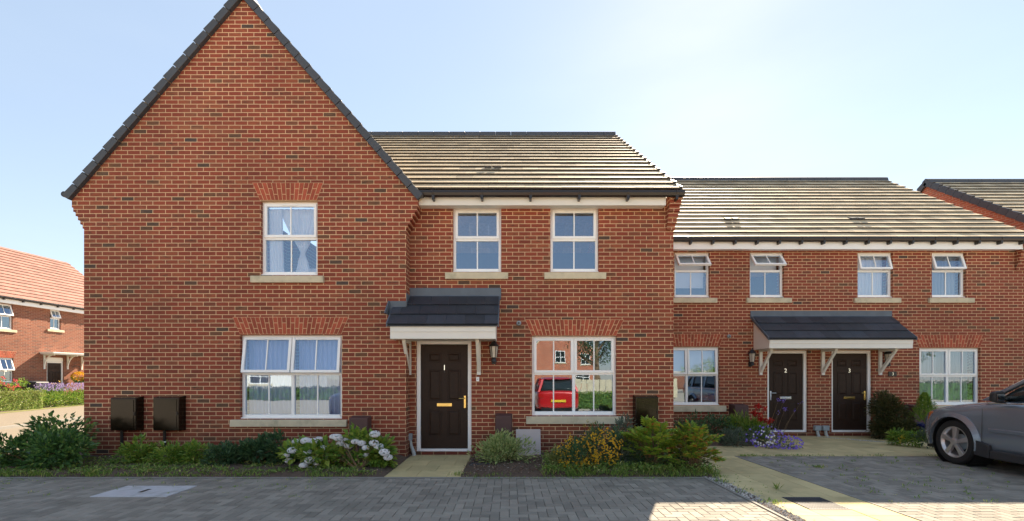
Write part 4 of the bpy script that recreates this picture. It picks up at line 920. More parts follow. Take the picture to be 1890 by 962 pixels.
# ------------------------------------------------------------------ loose ground stuff
m = MB(); rr = random.Random(77)
for _ in range(5200):
    x = rr.uniform(-.68, 2.9) if rr.random() < .6 else rr.uniform(-9, -1.9); y = rr.uniform(6.62, 8.1); leaf(m, Vector((x, y, .03+min(.03, (y-6.58)*.25)+rr.uniform(0, .012))), Vector((rr.uniform(-1, 1), rr.uniform(-1, 1), rr.uniform(-.1, .3))), rr.uniform(.015, .05), rr.uniform(.01, .022))
m.build('bark_chippings', LF['bark'], None, 'scattered bark chippings over the soil of the front beds', 'bark chips', kind='stuff')
m = MB()
for _ in range(2600):
    x = rr.uniform(2.80, 2.965); y = rr.uniform(3, 8.5)
    if rr.random() < .12: x += rr.uniform(-.03, .12)
    r = rr.uniform(.006, .016); p = Vector((x, y, r*.4-.004)); k = len(m.v)
    a = rr.uniform(0, 3); q = [Vector((math.cos(a+j*1.57)*r, math.sin(a+j*1.57)*r*rr.uniform(.6, 1), 0)) for j in range(4)]
    m.add([p+q[0], p+q[1], p+q[2], p+q[3], p+Vector((0, 0, r*.8))], [(0,1,4),(1,2,4),(2,3,4),(3,0,4)])
for _ in range(500):
    t = rr.random(); x = 7.45+t*1.0+rr.uniform(-.06, .06); y = 11.15-t*1.1+rr.uniform(-.05, .05); r = rr.uniform(.006, .014); m.add([(x+r, y, 0), (x, y+r, 0), (x-r, y, 0), (x, y-r, 0), (x, y, r)], [(0,1,4),(1,2,4),(2,3,4),(3,0,4)])
sheet('gravel_bed', 2.80, 2.96, 1.6, 8.38, -.006, M['soil'])
m.build('gravel', LF['pebble'], None, 'pale gravel strip beside the slab path and trail on the slabs', 'gravel', kind='stuff')
m = MB()
def tuft(x, y, n, h, z=0, sp=.05):
    for _ in range(n):
        p = Vector((x+rr.gauss(0, sp), y+rr.gauss(0, sp*.6), z)); leaf(m, p, Vector((rr.uniform(-.6, .6), rr.uniform(-.6, .6), 1)), h*rr.uniform(.5, 1.2), .010, fold=.1)
for _ in range(330):
    x = rr.uniform(-9, -1.9); y = rr.uniform(6.6, 6.6+(.6 if x < -3 else .35)); tuft(x, y, 16, rr.uniform(.04, .11), .0)
for _ in range(170): tuft(rr.uniform(.5, 3.0), rr.uniform(6.60, 7.0), 12, rr.uniform(.05, .16))
for _ in range(60): tuft(rr.uniform(-.68, 2.7), 6.53+rr.gauss(0, .03), 5, .03, sp=.05)
for _ in range(800):
    x, y = rr.uniform(-8.9, -2.0), rr.uniform(6.65, 7.9)
    if noise.noise((x*2.2, y*2.2, 5)) < -.1: continue
    for _k in range(9):
        p = Vector((x+rr.gauss(0, .06), y+rr.gauss(0, .05), .05)); leaf(m, p, Vector((rr.uniform(-1, 1), rr.uniform(-1, 1), rr.uniform(.1, 1))), rr.uniform(.03, .07), rr.uniform(.015, .03))
for _ in range(420):
    x, y = rr.uniform(.55, 3.0), rr.uniform(6.62, 7.9)
    for _k in range(9):
        p = Vector((x+rr.gauss(0, .06), y+rr.gauss(0, .05), .05+rr.random()*.10)); leaf(m, p, Vector((rr.uniform(-1, 1), rr.uniform(-1, 1), rr.uniform(.1, 1))), rr.uniform(.03, .07), rr.uniform(.015, .03))
for _ in range(14): tuft(rr.uniform(-.6, .4), rr.uniform(6.6, 6.8), 8, .06)
for _ in range(70): tuft(4.16+rr.random()**1.5*7, 8.36+rr.gauss(0, .03), 6, .05, sp=.04)
for _ in range(260):
    i = rr.randrange(200); tuft(rr.uniform(4.3, 11), rr.uniform(5.2, 8.2), rr.choice((2, 4, 7)), rr.uniform(.02, .055), sp=.025)
for _ in range(150): tuft(-8.8+rr.random()**1.4*6.5, 6.5-rr.random()**2*1.1, rr.choice((3, 4, 8)), rr.uniform(.015, .035), sp=.03)
for _ in range(16): tuft(2.95+rr.uniform(-.1, .08), rr.uniform(5, 6.8), 10, .05)
tuft(4.9, 7.3, 60, .06, sp=.07); tuft(3.4, 5.85, 16, .10, sp=.03); tuft(-.75, 6.7, 40, .07, sp=.06)
for _ in range(30): tuft(2.98+rr.uniform(-.05, .5), 6.2+rr.uniform(-.6, .6), 2, .02, sp=.01)
m.build('weeds', LF['grass'], None, 'grass and weeds along the bed edges and between the block pavers', 'weeds', kind='stuff')
# ------------------------------------------------------------------ fittings
wallbox('meter_box', 'glossy dark brown meter box on the gable wall closest to the corner', 'meter box', mx(217.5, GS), mx(266.5, GS), mz(794, GS), mz(731, GS), YG, .17, M['brownbox'], mx(229, GS))
wallbox('meter_box', 'glossy dark brown meter box with a white collar on its pipe', 'meter box', mx(294.5, GS), mx(344, GS), mz(794, GS), mz(730, GS), YG, .17, M['brownbox'], mx(307.5, GS))
MB().tube([(mx(307.5, GS), YG-.05, mz(816, GS)), (mx(307.5, GS), YG-.05, mz(814, GS))], .027, 10).build('pipe_collar', M['upvc'], bpy.data.objects['meter_box.001'])
wallbox('meter_box', 'glossy dark brown meter box behind the nandina near the terrace corner', 'meter box', mx(1167.5, RS), mx(1211, RS), mz(790, RS), mz(729, RS), YR, .17, M['brownbox'], mx(1176, RS))
wallbox('gas_box', 'matt brown gas box standing behind the hydrangea', 'gas box', mx(650, GS), mx(686, GS), 0, mz(767, GS), YG, .20, M['gasbox'], smoked=False)
wallbox('gas_box', 'matt brown gas box between door 1 and the leaning slab', 'gas box', mx(914, RS), mx(945.5, RS), 0, mz(763, RS), YR, .20, M['gasbox'], smoked=False)
wallbox('gas_box', 'matt brown gas box beside the scarlet flowers', 'gas box', mx(1345, HS), mx(1372, HS), 0, mz(745, HS), YH, .28, M['gasbox'], smoked=False)
wallbox('gas_box', 'matt brown gas box between the bronze shrub and the conifer', 'gas box', mx(1668, HS), mx(1696, HS), 0, mz(746.5, HS), YH, .28, M['gasbox'], smoked=False)
T = Matrix.Translation((mx(975, 103), 8.18, .04)) @ Matrix.Rotation(R(-14), 4, 'X'); m = MB(); m.T = T; m.box(-.22, .22, -.02, .02, 0, .47)
m.build('paving_slab', M['pinkslab'], None, 'pale pinkish slab leaning against the wall under the big window', 'slab', bevel=.006)
def duct(x, yw, z, lab, grp):
    t = thing('cable_duct', lab, 'cable duct', (x, yw-.01, 0), group=grp)
    MB().box(x-.075, x+.075, yw-.09, yw-.002, z, z+.12).build('duct_cover', M['gray'], t, bevel=.01)
    MB().tube([(x, yw-.05, z-.001), (x+.01, yw-.05, z-.08), (x+.04, yw-.06, z-.16), (x+.04, yw-.06, 0)], .035, 10).build('pipe', M['pipe'], t)
duct(mx(1506, HS), YH, .14, 'grey cable duct on the terrace wall next to door 2', 'cable ducts'); duct(mx(1521, HS), YH, .14, 'grey cable duct on the terrace wall next to door 3', 'cable ducts')
t = thing('cable_duct', 'tall grey duct in the corner beside door 1', 'cable duct', (mx(759, 101), YR-.03, 0))
MB().box(mx(753, 101), mx(759.5, 101), YR-.10, YR-.004, mz(814, 101), mz(801, 101)).build('duct_cover', M['gray'], t, bevel=.008); MB().tube([(mx(757, 101), YR-.06, mz(813, 101)), (mx(758, 101), YR-.06, .18), (mx(763, 101), YR-.08, .06), (mx(764, 101), YR-.08, 0)], [.022, .028, .036, .036], 10).build('pipe', M['pipe'], t)
lantern(mx(911.5, 101), YR, mz(672, 101), 'black wall lantern beside the canopy of door 1')
lantern(mx(1388, 76), YH, mz(677, 76), 'black wall lantern on the outer side of door 2')
lantern(mx(1639, 76), YH, mz(678, 76), 'black wall lantern half hidden behind the bracket by door 3')
t = thing('doorbell', 'small white doorbell on the brick beside door 1', 'doorbell', (mx(881.5, RS), YR-.002, mz(704, RS)))
MB().box(mx(879, RS), mx(884.5, RS), YR-.02, YR-.002, mz(704, RS), mz(696, RS)).build('bell_case', M['upvc'], t, bevel=.004); MB().lathe([(.010, 0), (.010, .006)], (mx(881.7, RS), YR-.027, mz(700, RS)), 10, 'y').build('bell_button', M['gray'], t)
t = thing('house_number_plate', 'small dark plate reading 3 beside door 3', 'number plate', (mx(1646.5, HS), YH-.002, mz(695, HS)))
MB().box(mx(1639, HS), mx(1654, HS), YH-.02, YH-.002, mz(695, HS), mz(686, HS)).build('plate', M['black'], t, bevel=.003)
text3d('plate_number', '3', (mx(1646.8, HS), YH-.0215, mz(690.5, HS)), .10, M['chrome'], t, ext=.001)
def vent(x, yw, z, lab):
    t = thing('wall_vent', lab, 'vent', (x, yw-.002, z)); MB().lathe([(.045, -.002), (.045, -.03), (.03, -.05), (.028, -.055)], (x, yw, z), 14, 'y').build('vent_cap', M['gray'], t); MB().lathe([(.018, -.056), (.018, -.06)], (x, yw, z), 10, 'y').build('vent_hole', M['black'], t)
vent(mx(957.5, RS), YR, mz(597, RS), 'small round grey vent in the brick above the wide living room window'); vent(mx(1345, HS), YH, mz(621, HS), 'small round grey vent beside the lintel of the frosted terrace window')
c = MB().box(MH[0]+.004, MH[1]-.004, MH[2]+.004, MH[3]-.004, -.011, .006).build('manhole_cover', M['concrete'], None, 'pale concrete manhole cover in the grey block driveway', 'manhole cover', bevel=.004)
MB().box(-4.60, -4.55, 5.70, 5.86, .0065, .008).build('lifting_slot', M['black'], c)
m = MB(); m.box(G[0]+.005, G[1]-.005, G[2]+.005, G[3]-.005, -.019, -.008)
gt = m.build('drain_grate', M['black'], None, 'dark ribbed drain grate set in the buff slab path', 'drain grate'); m = MB(); x = G[0]+.02
m.box(G[0]+.004, G[1]-.004, G[2]+.004, G[2]+.024, -.007, .004).box(G[0]+.004, G[1]-.004, G[3]-.024, G[3]-.004, -.007, .004)
while x < G[1]-.02: m.box(x, x+.014, G[2]+.0245, G[3]-.0245, -.007, .003); x += .03
m.build('grate_bars', M['verge'], gt)
m = MB(); s = F/7.2; m.box(mx(868, 113), mx(905, 113), 7.35, 7.75, .0, .06); dg_ = m.build('drain_cover', M['verge'], None, 'dark plastic drain cover in front of the sage mound', 'drain cover', bevel=.005)
m = MB(); x = mx(868, 113)+.02
while x < mx(905, 113)-.02: m.box(x, x+.012, 7.37, 7.73, .0605, .066); x += .028
m.build('cover_ribs', M['black'], dg_)
# curtains and blinds behind the glass
yi = YG+.165
curtain('straight sheer curtain hanging in the upper gable window', [(mz(380, GS), mx(487, GS), mx(512, GS)), (mz(440, GS), mx(488, GS), mx(514, GS)), (mz(503, GS), mx(489, GS), mx(516, GS))], yi, M['net'], 5, .018)
curtain('white sheer curtain gathered by a tie in the upper gable window', [(mz(378, GS), mx(505, GS), mx(582, GS)), (mz(400, GS), mx(513, GS), mx(579, GS)), (mz(425, GS), mx(525, GS), mx(570, GS)), (mz(445, GS), mx(536, GS), mx(561, GS)), (mz(459, GS), mx(544, GS), mx(554, GS)), (mz(463, GS), mx(544, GS), mx(553, GS)), (mz(480, GS), mx(539, GS), mx(559, GS)), (mz(504, GS), mx(534, GS), mx(564, GS))], yi+.05, M['net'], 7, .012)
curtain('blue grey curtain behind the first half of the wide gable window', [(mz(622, GS), mx(446, GS), mx(532, GS)), (mz(770, GS), mx(447, GS), mx(530, GS))], yi+.08, M['blue'], 10, .03)
curtain('blue grey curtain behind the second half of the wide gable window', [(mz(622, GS), mx(541, GS), mx(626, GS)), (mz(770, GS), mx(543, GS), mx(626, GS))], yi+.08, M['blue'], 10, .03)
yi = YH+.25
hx = lambda p: mx(p, HS); hz = lambda p: mz(p, HS)
blind('pale roller blind half lowered in the terrace window beside the taller house', hx(1249), hx(1306), hz(527), hz(468), yi); blind('pale roller blind in the terrace window above the door 2 lantern', hx(1388), hx(1443), hz(498), hz(468), yi)
curtain('bright net curtain in the upper terrace window above door 3', [(hz(470), hx(1587), hx(1645)), (hz(545), hx(1588), hx(1644))], yi, M['net'], 8, .015)
curtain('grey patterned net curtain in the last upper terrace window', [(hz(470), hx(1724), hx(1780)), (hz(545), hx(1724), hx(1780))], yi, M['net2'], 9, .035)
blind('frosted white blind closed in the lower terrace window', hx(1216), hx(1324), hz(694), hz(643), yi)
curtain('long net curtain in the lower window behind the grey car', [(hz(646), hx(1700), hx(1806)), (hz(745), hx(1700), hx(1806))], yi+.05, M['net2'], 16, .04)
MB().box(mx(540, GS), mx(583, GS), YG+.36, YG+.40, mz(505, GS), mz(487, GS)).build('shelf_box', M['upvc'], None, 'white box standing behind the tied curtain', 'box', bevel=.01)
# ================================================================== VEHICLES
def paint(name, col, rough=.28, metal=.6):
    m, n, bs = newmat(name); bs.inputs['Base Color'].default_value = (*col, 1); bs.inputs['Roughness'].default_value = rough; bs.inputs['Metallic'].default_value = metal; bs.inputs['Coat Weight'].default_value = .6; bs.inputs['Coat Roughness'].default_value = .06
    return m
M['alloy'] = simple('alloy wheel', (.60, .56, .54), .3, metal=.7); M['trim'] = simple('black plastic trim', (.03, .03, .032), .6)
M['amber'] = simple('amber lamp', (.45, .12, .03), .15); M['tail'] = simple('red lamp', (.4, .01, .01), .15); M['lens'] = simple('clear lamp', (.55, .55, .58), .1, metal=.4)
def evalmesh(mb, sub=0, cut=(), name='x', smooth=True):
    me = bpy.data.meshes.new(name); me.from_pydata(mb.v, [], mb.f); ob = bpy.data.objects.new(name, me); COL.objects.link(ob)
    bm = bmesh.new(); bm.from_mesh(me); bmesh.ops.recalc_face_normals(bm, faces=bm.faces); bm.to_mesh(me); bm.free()
    if sub: s_ = ob.modifiers.new('s', 'SUBSURF'); s_.levels = s_.render_levels = sub
    tmp = []
    for c in cut:
        cm = bpy.data.meshes.new('c'); cm.from_pydata(c.v, [], c.f)
        bm = bmesh.new(); bm.from_mesh(cm); bmesh.ops.recalc_face_normals(bm, faces=bm.faces); bm.to_mesh(cm); bm.free()
        co = bpy.data.objects.new('c', cm); COL.objects.link(co); tmp.append(co)
        b_ = ob.modifiers.new('b', 'BOOLEAN'); b_.operation = 'DIFFERENCE'; b_.object = co; b_.solver = 'EXACT'
    dg = bpy.context.evaluated_depsgraph_get(); dg.update(); out = bpy.data.meshes.new_from_object(ob.evaluated_get(dg))
    for q in [ob]+tmp: bpy.data.objects.remove(q)
    return out
def put(me, name, mat, parent, smooth=True, ang=40):
    me.materials.clear(); me.materials.append(mat); ob = bpy.data.objects.new(name, me); COL.objects.link(ob); ob.parent = parent
    if smooth:
        me.shade_smooth(); me.set_sharp_from_angle(angle=R(ang))
    return ob
def loft(sts, ring):
    m = MB(); n = None
    for st in sts:
        r = ring(*st); n = len(r); m.v += [Vector(p) for p in r]
    for i in range(len(sts)-1):
        for j in range(n): m.f.append((i*n+j, i*n+(j+1) % n, (i+1)*n+(j+1) % n, (i+1)*n+j))
    m.f.append(tuple(range(n))); m.f.append(tuple((len(sts)-1)*n+j for j in range(n))); m.m = [0]*len(m.f); return m
def wheel(parent, x, y, r, side, steer=0):
    w_ = .225; hub = x; T = Matrix.Translation((x, y, r)) @ Matrix.Rotation(steer, 4, 'Z')
    t = MB(); t.T = T; o_ = side
    t.lathe([(r*.66, -.02*o_), (r*.80, .0*o_), (r*.93, -.005*o_), (r*.985, -.03*o_), (r, -.06*o_), (r, -.17*o_), (r*.97, -.21*o_), (r*.66, -.22*o_), (r*.66, -.02*o_)], (0, 0, 0), 48, 'x', caps=False); ty = t.build('wheel', M['rubber'], parent, smooth=False)
    ty.data.shade_smooth(); ty.data.set_sharp_from_angle(angle=R(35))
    m = MB(); m.T = T
    m.lathe([(r*.70, -.012*o_), (r*.70, -.03*o_), (r*.62, -.06*o_), (r*.60, -.16*o_), (r*.58, -.16*o_), (r*.60, -.05*o_), (r*.665, -.012*o_), (r*.70, -.012*o_)], (0, 0, 0), 48, 'x', caps=False); m.lathe([(r*.17, -.03*o_), (r*.17, -.008*o_), (r*.10, .002*o_)], (0, 0, 0), 20, 'x')
    for k in range(5):
        a = k*2*math.pi/5+.35; ca, sa = math.cos(a), math.sin(a)
        def q(rad, off, d): return Vector((d*o_, ca*rad-sa*off, sa*rad+ca*off))
        m.hexa([q(r*.10, -.026, -.05), q(r*.66, -.046, -.06), q(r*.66, .046, -.06), q(r*.10, .026, -.05), q(r*.10, -.020, -.006), q(r*.66, -.040, -.016), q(r*.66, .040, -.016), q(r*.10, .020, -.006)])
    m.build('rim', M['alloy'], ty, bevel=.004)
    m = MB(); m.T = T; m.lathe([(r*.36, -.12*o_), (r*.36, -.13*o_)], (0, 0, 0), 32, 'x'); m.build('brake_disc', M['gray'], ty)
    m = MB(); m.T = T; m.lathe([(r*.585, -.165*o_), (r*.585, -.17*o_)], (0, 0, 0), 24, 'x'); m.build('wheel_back', M['black'], ty)
def car(name, label, loc, rz, pm, sc=1.0, hsc=1.0, wh=.365, plates=None):
    C_ = thing(name, label, 'car', loc, rz, local=True)
    def ring(y, w, zb, zm, zt, crown=.03):
        z = lambda q: q*hsc
        pts = [(0, zb), (w*.80, zb), (w*.965, zb+.05), (w*.995, zb+.22), (w, zm), (w*.985, zt-.14), (w*.94, zt-.05), (w*.82, zt), (w*.45, zt+crown*.8), (0, zt+crown)]
        full = pts + [(-a, b) for a, b in pts[-2:0:-1]]
        return [(a*sc, y*sc, z(b)) for a, b in full]
    st = [(.865, .60, .36, .50, .66), (.85, .70, .29, .50, .76), (.78, .79, .24, .52, .83), (.62, .875, .23, .55, .885), (.35, .925, .23, .58, .95), (0, .945, .23, .60, 1.0), (-.35, .95, .23, .60, 1.035), (-.62, .95, .23, .60, 1.07),
          (-.9, .945, .23, .60, 1.09), (-1.6, .94, .23, .60, 1.10), (-2.4, .94, .23, .60, 1.12), (-3.1, .935, .23, .60, 1.13), (-3.5, .91, .25, .60, 1.13), (-3.75, .86, .30, .58, 1.12), (-3.87, .78, .36, .56, 1.06), (-3.90, .66, .42, .55, .98)]
    body = loft(st, ring); cuts = []
    for yy in (0, -2.86):
        for sd_ in (1, -1):
            c = MB(); c.lathe([(wh+.055, -.30), (wh+.055, .30)], (sd_*.90*sc, yy*sc, wh), 40, 'x'); cuts.append(c)
    bo = put(evalmesh(body, 2, cuts), 'body', pm, C_)
    for yy in (0, -2.86):                      # arch lips and liners
        for sd_ in (1, -1):
            m = MB(); pts = []
            for k in range(25):
                a = -.20+k*(math.pi+.40)/24; pts.append((math.cos(a), math.sin(a)))
            ro, ri = wh+.125, wh+.052
            for k in range(24):
                (c0, s0), (c1, s1) = pts[k], pts[k+1]; xo = sd_*.935*sc; xe = sd_*.985*sc
                m.hexa([(xo, yy*sc+c0*ri, wh+s0*ri), (xo, yy*sc+c1*ri, wh+s1*ri), (xo, yy*sc+c1*ro, wh+s1*ro), (xo, yy*sc+c0*ro, wh+s0*ro), (xe, yy*sc+c0*ri, wh+s0*ri), (xe, yy*sc+c1*ri, wh+s1*ri), (xe-sd_*.035, yy*sc+c1*ro, wh+s1*ro), (xe-sd_*.035, yy*sc+c0*ro, wh+s0*ro)])
            if abs(sc-1) < .01: m.build('wheel_arch', pm, C_)
            l_ = MB(); l_.lathe([(wh+.054, -.30), (wh+.054, .0)] if sd_ > 0 else [(wh+.054, 0), (wh+.054, .30)], (sd_*.93*sc, yy*sc, wh), 24, 'x', caps=False); l_.build('wheel_liner', M['black'], C_)
    for yy in (0, -2.86):
        for sd_ in (1, -1): wheel(C_, sd_*.945*sc, yy*sc, wh, sd_)
    # cabin: dark glass volume with painted roof and pillars
    def ring2(y, w, zb, zt, wt):
        pts = [(0, zb), (w, zb), (w*.5+wt*.5+.01, (zb+zt)/2), (wt, zt-.05), (wt*.9, zt), (0, zt+.03)]
        full = pts + [(-a, b) for a, b in pts[-2:0:-1]]
        return [(a*sc, y*sc, b*hsc) for a, b in full]
    cab = loft([(-.42, .84, 1.05, 1.07, .80), (-.8, .86, 1.05, 1.30, .76), (-1.36, .86, 1.05, 1.62, .70), (-1.75, .87, 1.05, 1.69, .68), (-2.8, .87, 1.05, 1.70, .67), (-3.5, .86, 1.05, 1.62, .64), (-3.80, .80, 1.05, 1.18, .70)], ring2)
    put(evalmesh(cab, 1), 'window_glass', M['cglass2'], C_)
    rf = loft([(-1.42, .70, 1.61, 1.63, .66), (-1.75, .71, 1.655, 1.72, .66), (-2.8, .70, 1.66, 1.735, .65), (-3.55, .67, 1.60, 1.66, .60)], ring2); put(evalmesh(rf, 1), 'roof', pm, C_)
    for sd_ in (1, -1):
        def pl(y0, z0, x0, y1, z1, x1, w0=.05, t=.03):
            m = MB(); m.hexa([(sd_*(x0+t)*sc, (y0-w0)*sc, z0*hsc), (sd_*(x0+t)*sc, (y0+w0)*sc, z0*hsc), (sd_*(x0-.05)*sc, (y0+w0)*sc, z0*hsc), (sd_*(x0-.05)*sc, (y0-w0)*sc, z0*hsc),
                    (sd_*(x1+t)*sc, (y1-w0)*sc, z1*hsc), (sd_*(x1+t)*sc, (y1+w0)*sc, z1*hsc), (sd_*(x1-.05)*sc, (y1+w0)*sc, z1*hsc), (sd_*(x1-.05)*sc, (y1-w0)*sc, z1*hsc)])
            m.build('pillar', pm, C_, bevel=.012)
        pl(-.44, 1.07, .84, -1.42, 1.66, .68, .055, .03); pl(-2.05, 1.08, .865, -2.10, 1.69, .69, .05, .02); pl(-3.05, 1.08, .865, -3.10, 1.68, .69, .05, .02); pl(-3.72, 1.08, .80, -3.5, 1.64, .62, .09, .05)
    for sd_ in (1, -1):
        m = MB(); x = sd_*.955*sc
        m.tube([(x, -.50*sc, .32), (x, -.52*sc, .95*hsc)], .004, 4).tube([(x, -1.55*sc, .32), (x, -1.55*sc, 1.03*hsc)], .004, 4); m.build('door_seam', M['trim'], C_)
        m = MB(); m.box(sd_*.93*sc if sd_ > 0 else -.985*sc, sd_*.985*sc if sd_ > 0 else -.93*sc, -2.35*sc, -.66*sc, .20, .33); m.build('side_sill', M['trim'] if abs(sc-1) < .01 else pm, C_, bevel=.02)
        m = MB(); q0, q1 = sorted((sd_*.90*sc, sd_*.975*sc)); m.hexa([(q0, -.64*sc, .20), (q1, -.64*sc, .20), (q1, -.40*sc, .22), (q0, -.40*sc, .22), (q0, -.64*sc, .40), (q1, -.64*sc, .40), (q1, -.395*sc, .46), (q0, -.395*sc, .46)]); m.build('arch_trim', M['trim'], C_, bevel=.01)
        q0, q1 = sorted((sd_*.93*sc, sd_*.975*sc)); MB().box(q0, q1, -2.9*sc, -.62*sc, 1.035*hsc, 1.06*hsc).build('belt_trim', M['chrome'] if abs(sc-1) < .01 else M['trim'], C_, bevel=.008)
        m = MB(); q0, q1 = sorted((sd_*.945*sc, sd_*.968*sc)); m.box(q0, q1, -2.3*sc, -.62*sc, .60, .66); m.build('side_moulding', pm, C_, bevel=.012)
        m = MB(); m.hexa([(sd_*.90*sc, -.83*sc, 1.05*hsc), (sd_*1.06*sc, -.83*sc, 1.07*hsc), (sd_*1.06*sc, -.72*sc, 1.07*hsc), (sd_*.92*sc, -.70*sc, 1.05*hsc), (sd_*.93*sc, -.84*sc, 1.24*hsc), (sd_*1.08*sc, -.85*sc, 1.22*hsc), (sd_*1.07*sc, -.75*sc, 1.21*hsc), (sd_*.94*sc, -.73*sc, 1.23*hsc)])
        mr = m.build('door_mirror', pm if abs(sc-1) > .01 else M['trim'], C_, bevel=.03)
        MB().box(min(sd_*.95, sd_*1.05)*sc, max(sd_*.95, sd_*1.05)*sc, -.862*sc, -.856*sc, 1.085*hsc, 1.185*hsc).build('mirror_glass', M['chrome'], mr)
        # lamps
        m = MB(); m.hexa([(sd_*.50*sc, .80*sc, .62*hsc), (sd_*.78*sc, .70*sc, .64*hsc), (sd_*.76*sc, .55*sc, .64*hsc), (sd_*.50*sc, .60*sc, .62*hsc), (sd_*.48*sc, .78*sc, .79*hsc), (sd_*.80*sc, .64*sc, .82*hsc), (sd_*.76*sc, .50*sc, .82*hsc), (sd_*.48*sc, .58*sc, .79*hsc)]); hl = m.build('headlight', M['lens'], C_, bevel=.02)
        m = MB(); m.hexa([(sd_*.795*sc, .70*sc, .66*hsc), (sd_*.865*sc, .60*sc, .67*hsc), (sd_*.84*sc, .50*sc, .67*hsc), (sd_*.76*sc, .60*sc, .66*hsc), (sd_*.80*sc, .66*sc, .80*hsc), (sd_*.872*sc, .55*sc, .84*hsc), (sd_*.84*sc, .45*sc, .84*hsc), (sd_*.76*sc, .55*sc, .80*hsc)]); m.build('indicator_lamp', M['amber'], hl, bevel=.02)
        m = MB(); q0, q1 = sorted((sd_*.60*sc, sd_*.82*sc)); m.box(q0, q1, -3.90*sc, -3.70*sc, .80*hsc, 1.04*hsc); m.build('tail_lamp', M['tail'], C_, bevel=.03)
    MB().box(-.45*sc, .45*sc, .80*sc, .885*sc, .50*hsc, .70*hsc).build('grille', M['trim'], C_, bevel=.02)
    MB().box(-.26, .26, -3.935*sc, -3.90*sc, .62*hsc, .73*hsc).build('number_plate', M['clutter'], C_); MB().box(-.26, .26, .866*sc, .895*sc, .38*hsc, .49*hsc).build('number_plate', M['upvc'], C_)
    MB().box(-.70*sc, .70*sc, -3.86*sc, .82*sc, .18, .30).build('underside', M['black'], C_)
    return C_
m_, n_n, b_s = newmat('dark car glass'); b_s.inputs['Base Color'].default_value = (.02, .03, .03, 1); b_s.inputs['Roughness'].default_value = .03; b_s.inputs['Specular IOR Level'].default_value = .8; M['cglass2'] = m_
P_grey = paint('metallic grey paint', (.29, .33, .38), .26, .6)
car('parked_car', 'metallic grey estate car parked at the terrace with its bonnet towards the window', (8.28, 7.55, 0), R(-4), P_grey)
# seen only in the window reflections
car('parked_car', 'small bright red hatchback parked facing away from the houses', (1.83, -3.45, 0), R(180), paint('red paint', (.50, .01, .012), .3, .1), .90, .84, .31)
car('parked_car', 'dark grey hatchback parked nose towards the gable window', (-5.5, .1, 0), R(0), paint('dark grey paint', (.06, .065, .075), .25, .4), .88, .9, .31)
def far_house(name, label, x0, x1, y, wallm, depth=8, h=5.0, gable=True, roofm='tile', wins=()):
    t = thing(name, label, 'house', ((x0+x1)/2, y, 0), R(0)); w_ = MB()
    # facade faces +y, towards the houses in the photograph
    w_.box(x0, x1, y-depth, y, 0, h)
    if gable: w_.prism([(x0, h), (x1, h), ((x0+x1)/2, h+(x1-x0)*.45)], y-depth+.01, y-.002)
    else: w_.extx([(y-depth, h), (y, h), (y-depth/2, h+depth*.36)], x0, x1)
    w_.build('wall', wallm, t)
    for sg in (1, -1):
        if gable: A_, E, U = (0, -1, 0), Vector((x0-.2 if sg > 0 else x1+.2, y+.15, h-.1)), Vector((sg*((x1-x0)/2+.2), 0, (x1-x0)*.45+.2)); L_ = depth+.3
        else: A_, E, U = (1, 0, 0), Vector((x0-.1, y+.25 if sg > 0 else y-depth-.25, h-.08)), Vector((0, -sg*(depth/2+.25), depth*.36+.2)); L_ = x1-x0+.2
        r_ = MB(); tiles(r_, E, A_, L_, U, U.length, 10, .6); nn = Vector(A_).cross(U.normalized()); nn = -nn if nn.z < 0 else nn
        q = [E, E+Vector(A_)*L_, E+Vector(A_)*L_+U, E+U]; r_.hexa([p-nn*.12 for p in q]+[p-nn*.01 for p in q]); r_.build('roof', M[roofm], t)
    for (a, b, c, d) in wins:
        f_ = MB(); 
        for q in ((a, a+.07, c, d), (b-.07, b, c, d), (a+.07, b-.07, d-.07, d), (a+.07, b-.07, c, c+.07), ((a+b)/2-.03, (a+b)/2+.03, c+.07, d-.07), (a+.07, (a+b)/2-.03, (c+d)/2-.03, (c+d)/2+.03), ((a+b)/2+.03, b-.07, (c+d)/2-.03, (c+d)/2+.03)): f_.box(q[0], q[1], y+.001, y+.05, q[2], q[3])
        fo = f_.build('window', M['upvc'], t); MB().box(a+.07, b-.07, y+.001, y+.015, c+.07, d-.07).build('pane', M['cglass2'], fo); MB().box(a-.12, b+.12, y+.001, y+.1, c-.16, c-.005).build('sill', M['stone'], fo)
    return t
far_house('brick_house', 'orange brick house with a tall gable across the street mirrored in the living room window', 2.5, 11, -42, M['brick_d'], wins=[(5.9, 7.2, 3.4, 4.9), (9.2, 10.4, 3.2, 4.6), (8.5, 10.4, .9, 2.2)])
far_house('rendered_house', 'white rendered house across the street mirrored in the gable window', -30, -20, -26, M['render'], gable=False, wins=[(-28, -26.8, 3.2, 4.5), (-24, -22.8, 3.2, 4.5), (-28, -26, .9, 2.2), (-24, -22, .9, 2.2)])
far_house('brick_house', 'wide brick house across the street behind the tree', 16, 30, -38, M['brick_c'], gable=False, wins=[(18, 19.4, 3.2, 4.6), (22, 23.4, 3.2, 4.6), (18, 20, .9, 2.2)])
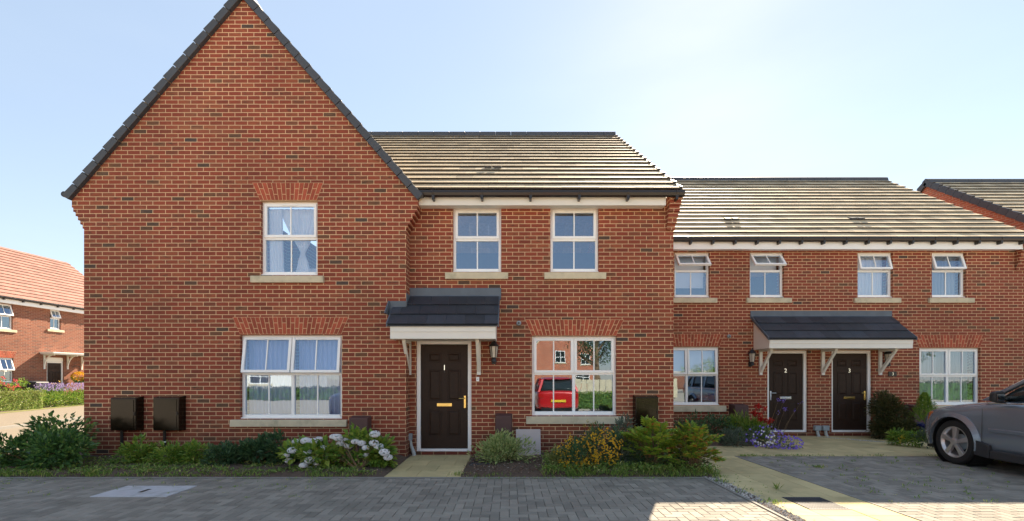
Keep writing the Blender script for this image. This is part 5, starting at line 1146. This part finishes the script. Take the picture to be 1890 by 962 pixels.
def tree(name, label, x, y, h, cr, seed, mat='dark', tr=.22):
    rr = random.Random(seed); t = thing(name, label, 'tree', (x, y, 0)); m = MB(); m.tube([(x, y, 0), (x+.05, y, h*.3), (x-.1, y+.1, h*.6)], [tr, tr*.75, tr*.45], 10)
    tips = []
    for k in range(11):
        a = rr.uniform(0, 6.28); z0 = h*rr.uniform(.28, .6); e_ = Vector((x+math.cos(a)*cr*.6, y+math.sin(a)*cr*.6, z0+h*rr.uniform(.1, .3))); m.tube([(x, y, z0), e_], [tr*.35, tr*.1], 6); tips.append(e_)
    m.build('trunk', M['stick'], t); f_ = MB()
    cl = [(Vector((x, y, h*.66))+Vector((v.x*cr, v.y*cr, v.z*h*.33))*rr.uniform(.4, .95)) for v in [rdir(rr) for _ in range(60)]]+tips
    for _ in range(5200):
        c = rr.choice(cl); p = c+rdir(rr)*cr*.26*rr.random()**.4; leaf(f_, p, rdir(rr)+Vector((0, 0, -.2)), .20, .13)
    f_.build('crown', LF[mat], t)
tree('broadleaf_tree', 'dark leafy tree across the street mirrored in the living room window', 7.8, -24, 8.5, 2.9, 5, 'deep', .35)
tree('broadleaf_tree', 'green tree standing by the white rendered house across the street', -14.5, -23, 7, 2.5, 6, 'lime')
tree('broadleaf_tree', 'tall green tree beyond the long hedge', 31, -14, 8, 3.5, 8, 'deep', .3)
tree('broadleaf_tree', 'pale green tree in front of the wide brick house across the street', 18, -20, 6.5, 2.4, 7, 'lime')
hedge('garden_hedge', 'green garden hedge behind the red hatchback', 'hedge', (3.1, -4.6, 0), (9.5, -4.6, 0), .09, 3600, 'lime', 61, .75, -1.0)
hedge('garden_hedge', 'long green hedge across the street facing the gable window', 'hedge', (-22, -14, 0), (-9, -14, 0), .14, 4200, 'grey', 62, .8, -1.2)
hedge('garden_hedge', 'long green hedge far beyond the drive facing the terrace', 'hedge', (19, -8, 0), (40, -8, 0), .14, 4200, 'grey', 63, 1.2, -1.2)
m = MB()
for k in range(24): m.box(3.0+k*.36, 3.33+k*.36, -9.02, -8.98, .05, 1.35)
fn_ = m.build('garden_fence', M['stone'], None, 'pale timber garden fence behind the hedge', 'fence'); m = MB()
for k in range(5): m.box(3.0+k*2.1, 3.1+k*2.1, -9.14, -9.03, 0, 1.45)
m.build('fence_post', M['stick'], fn_)
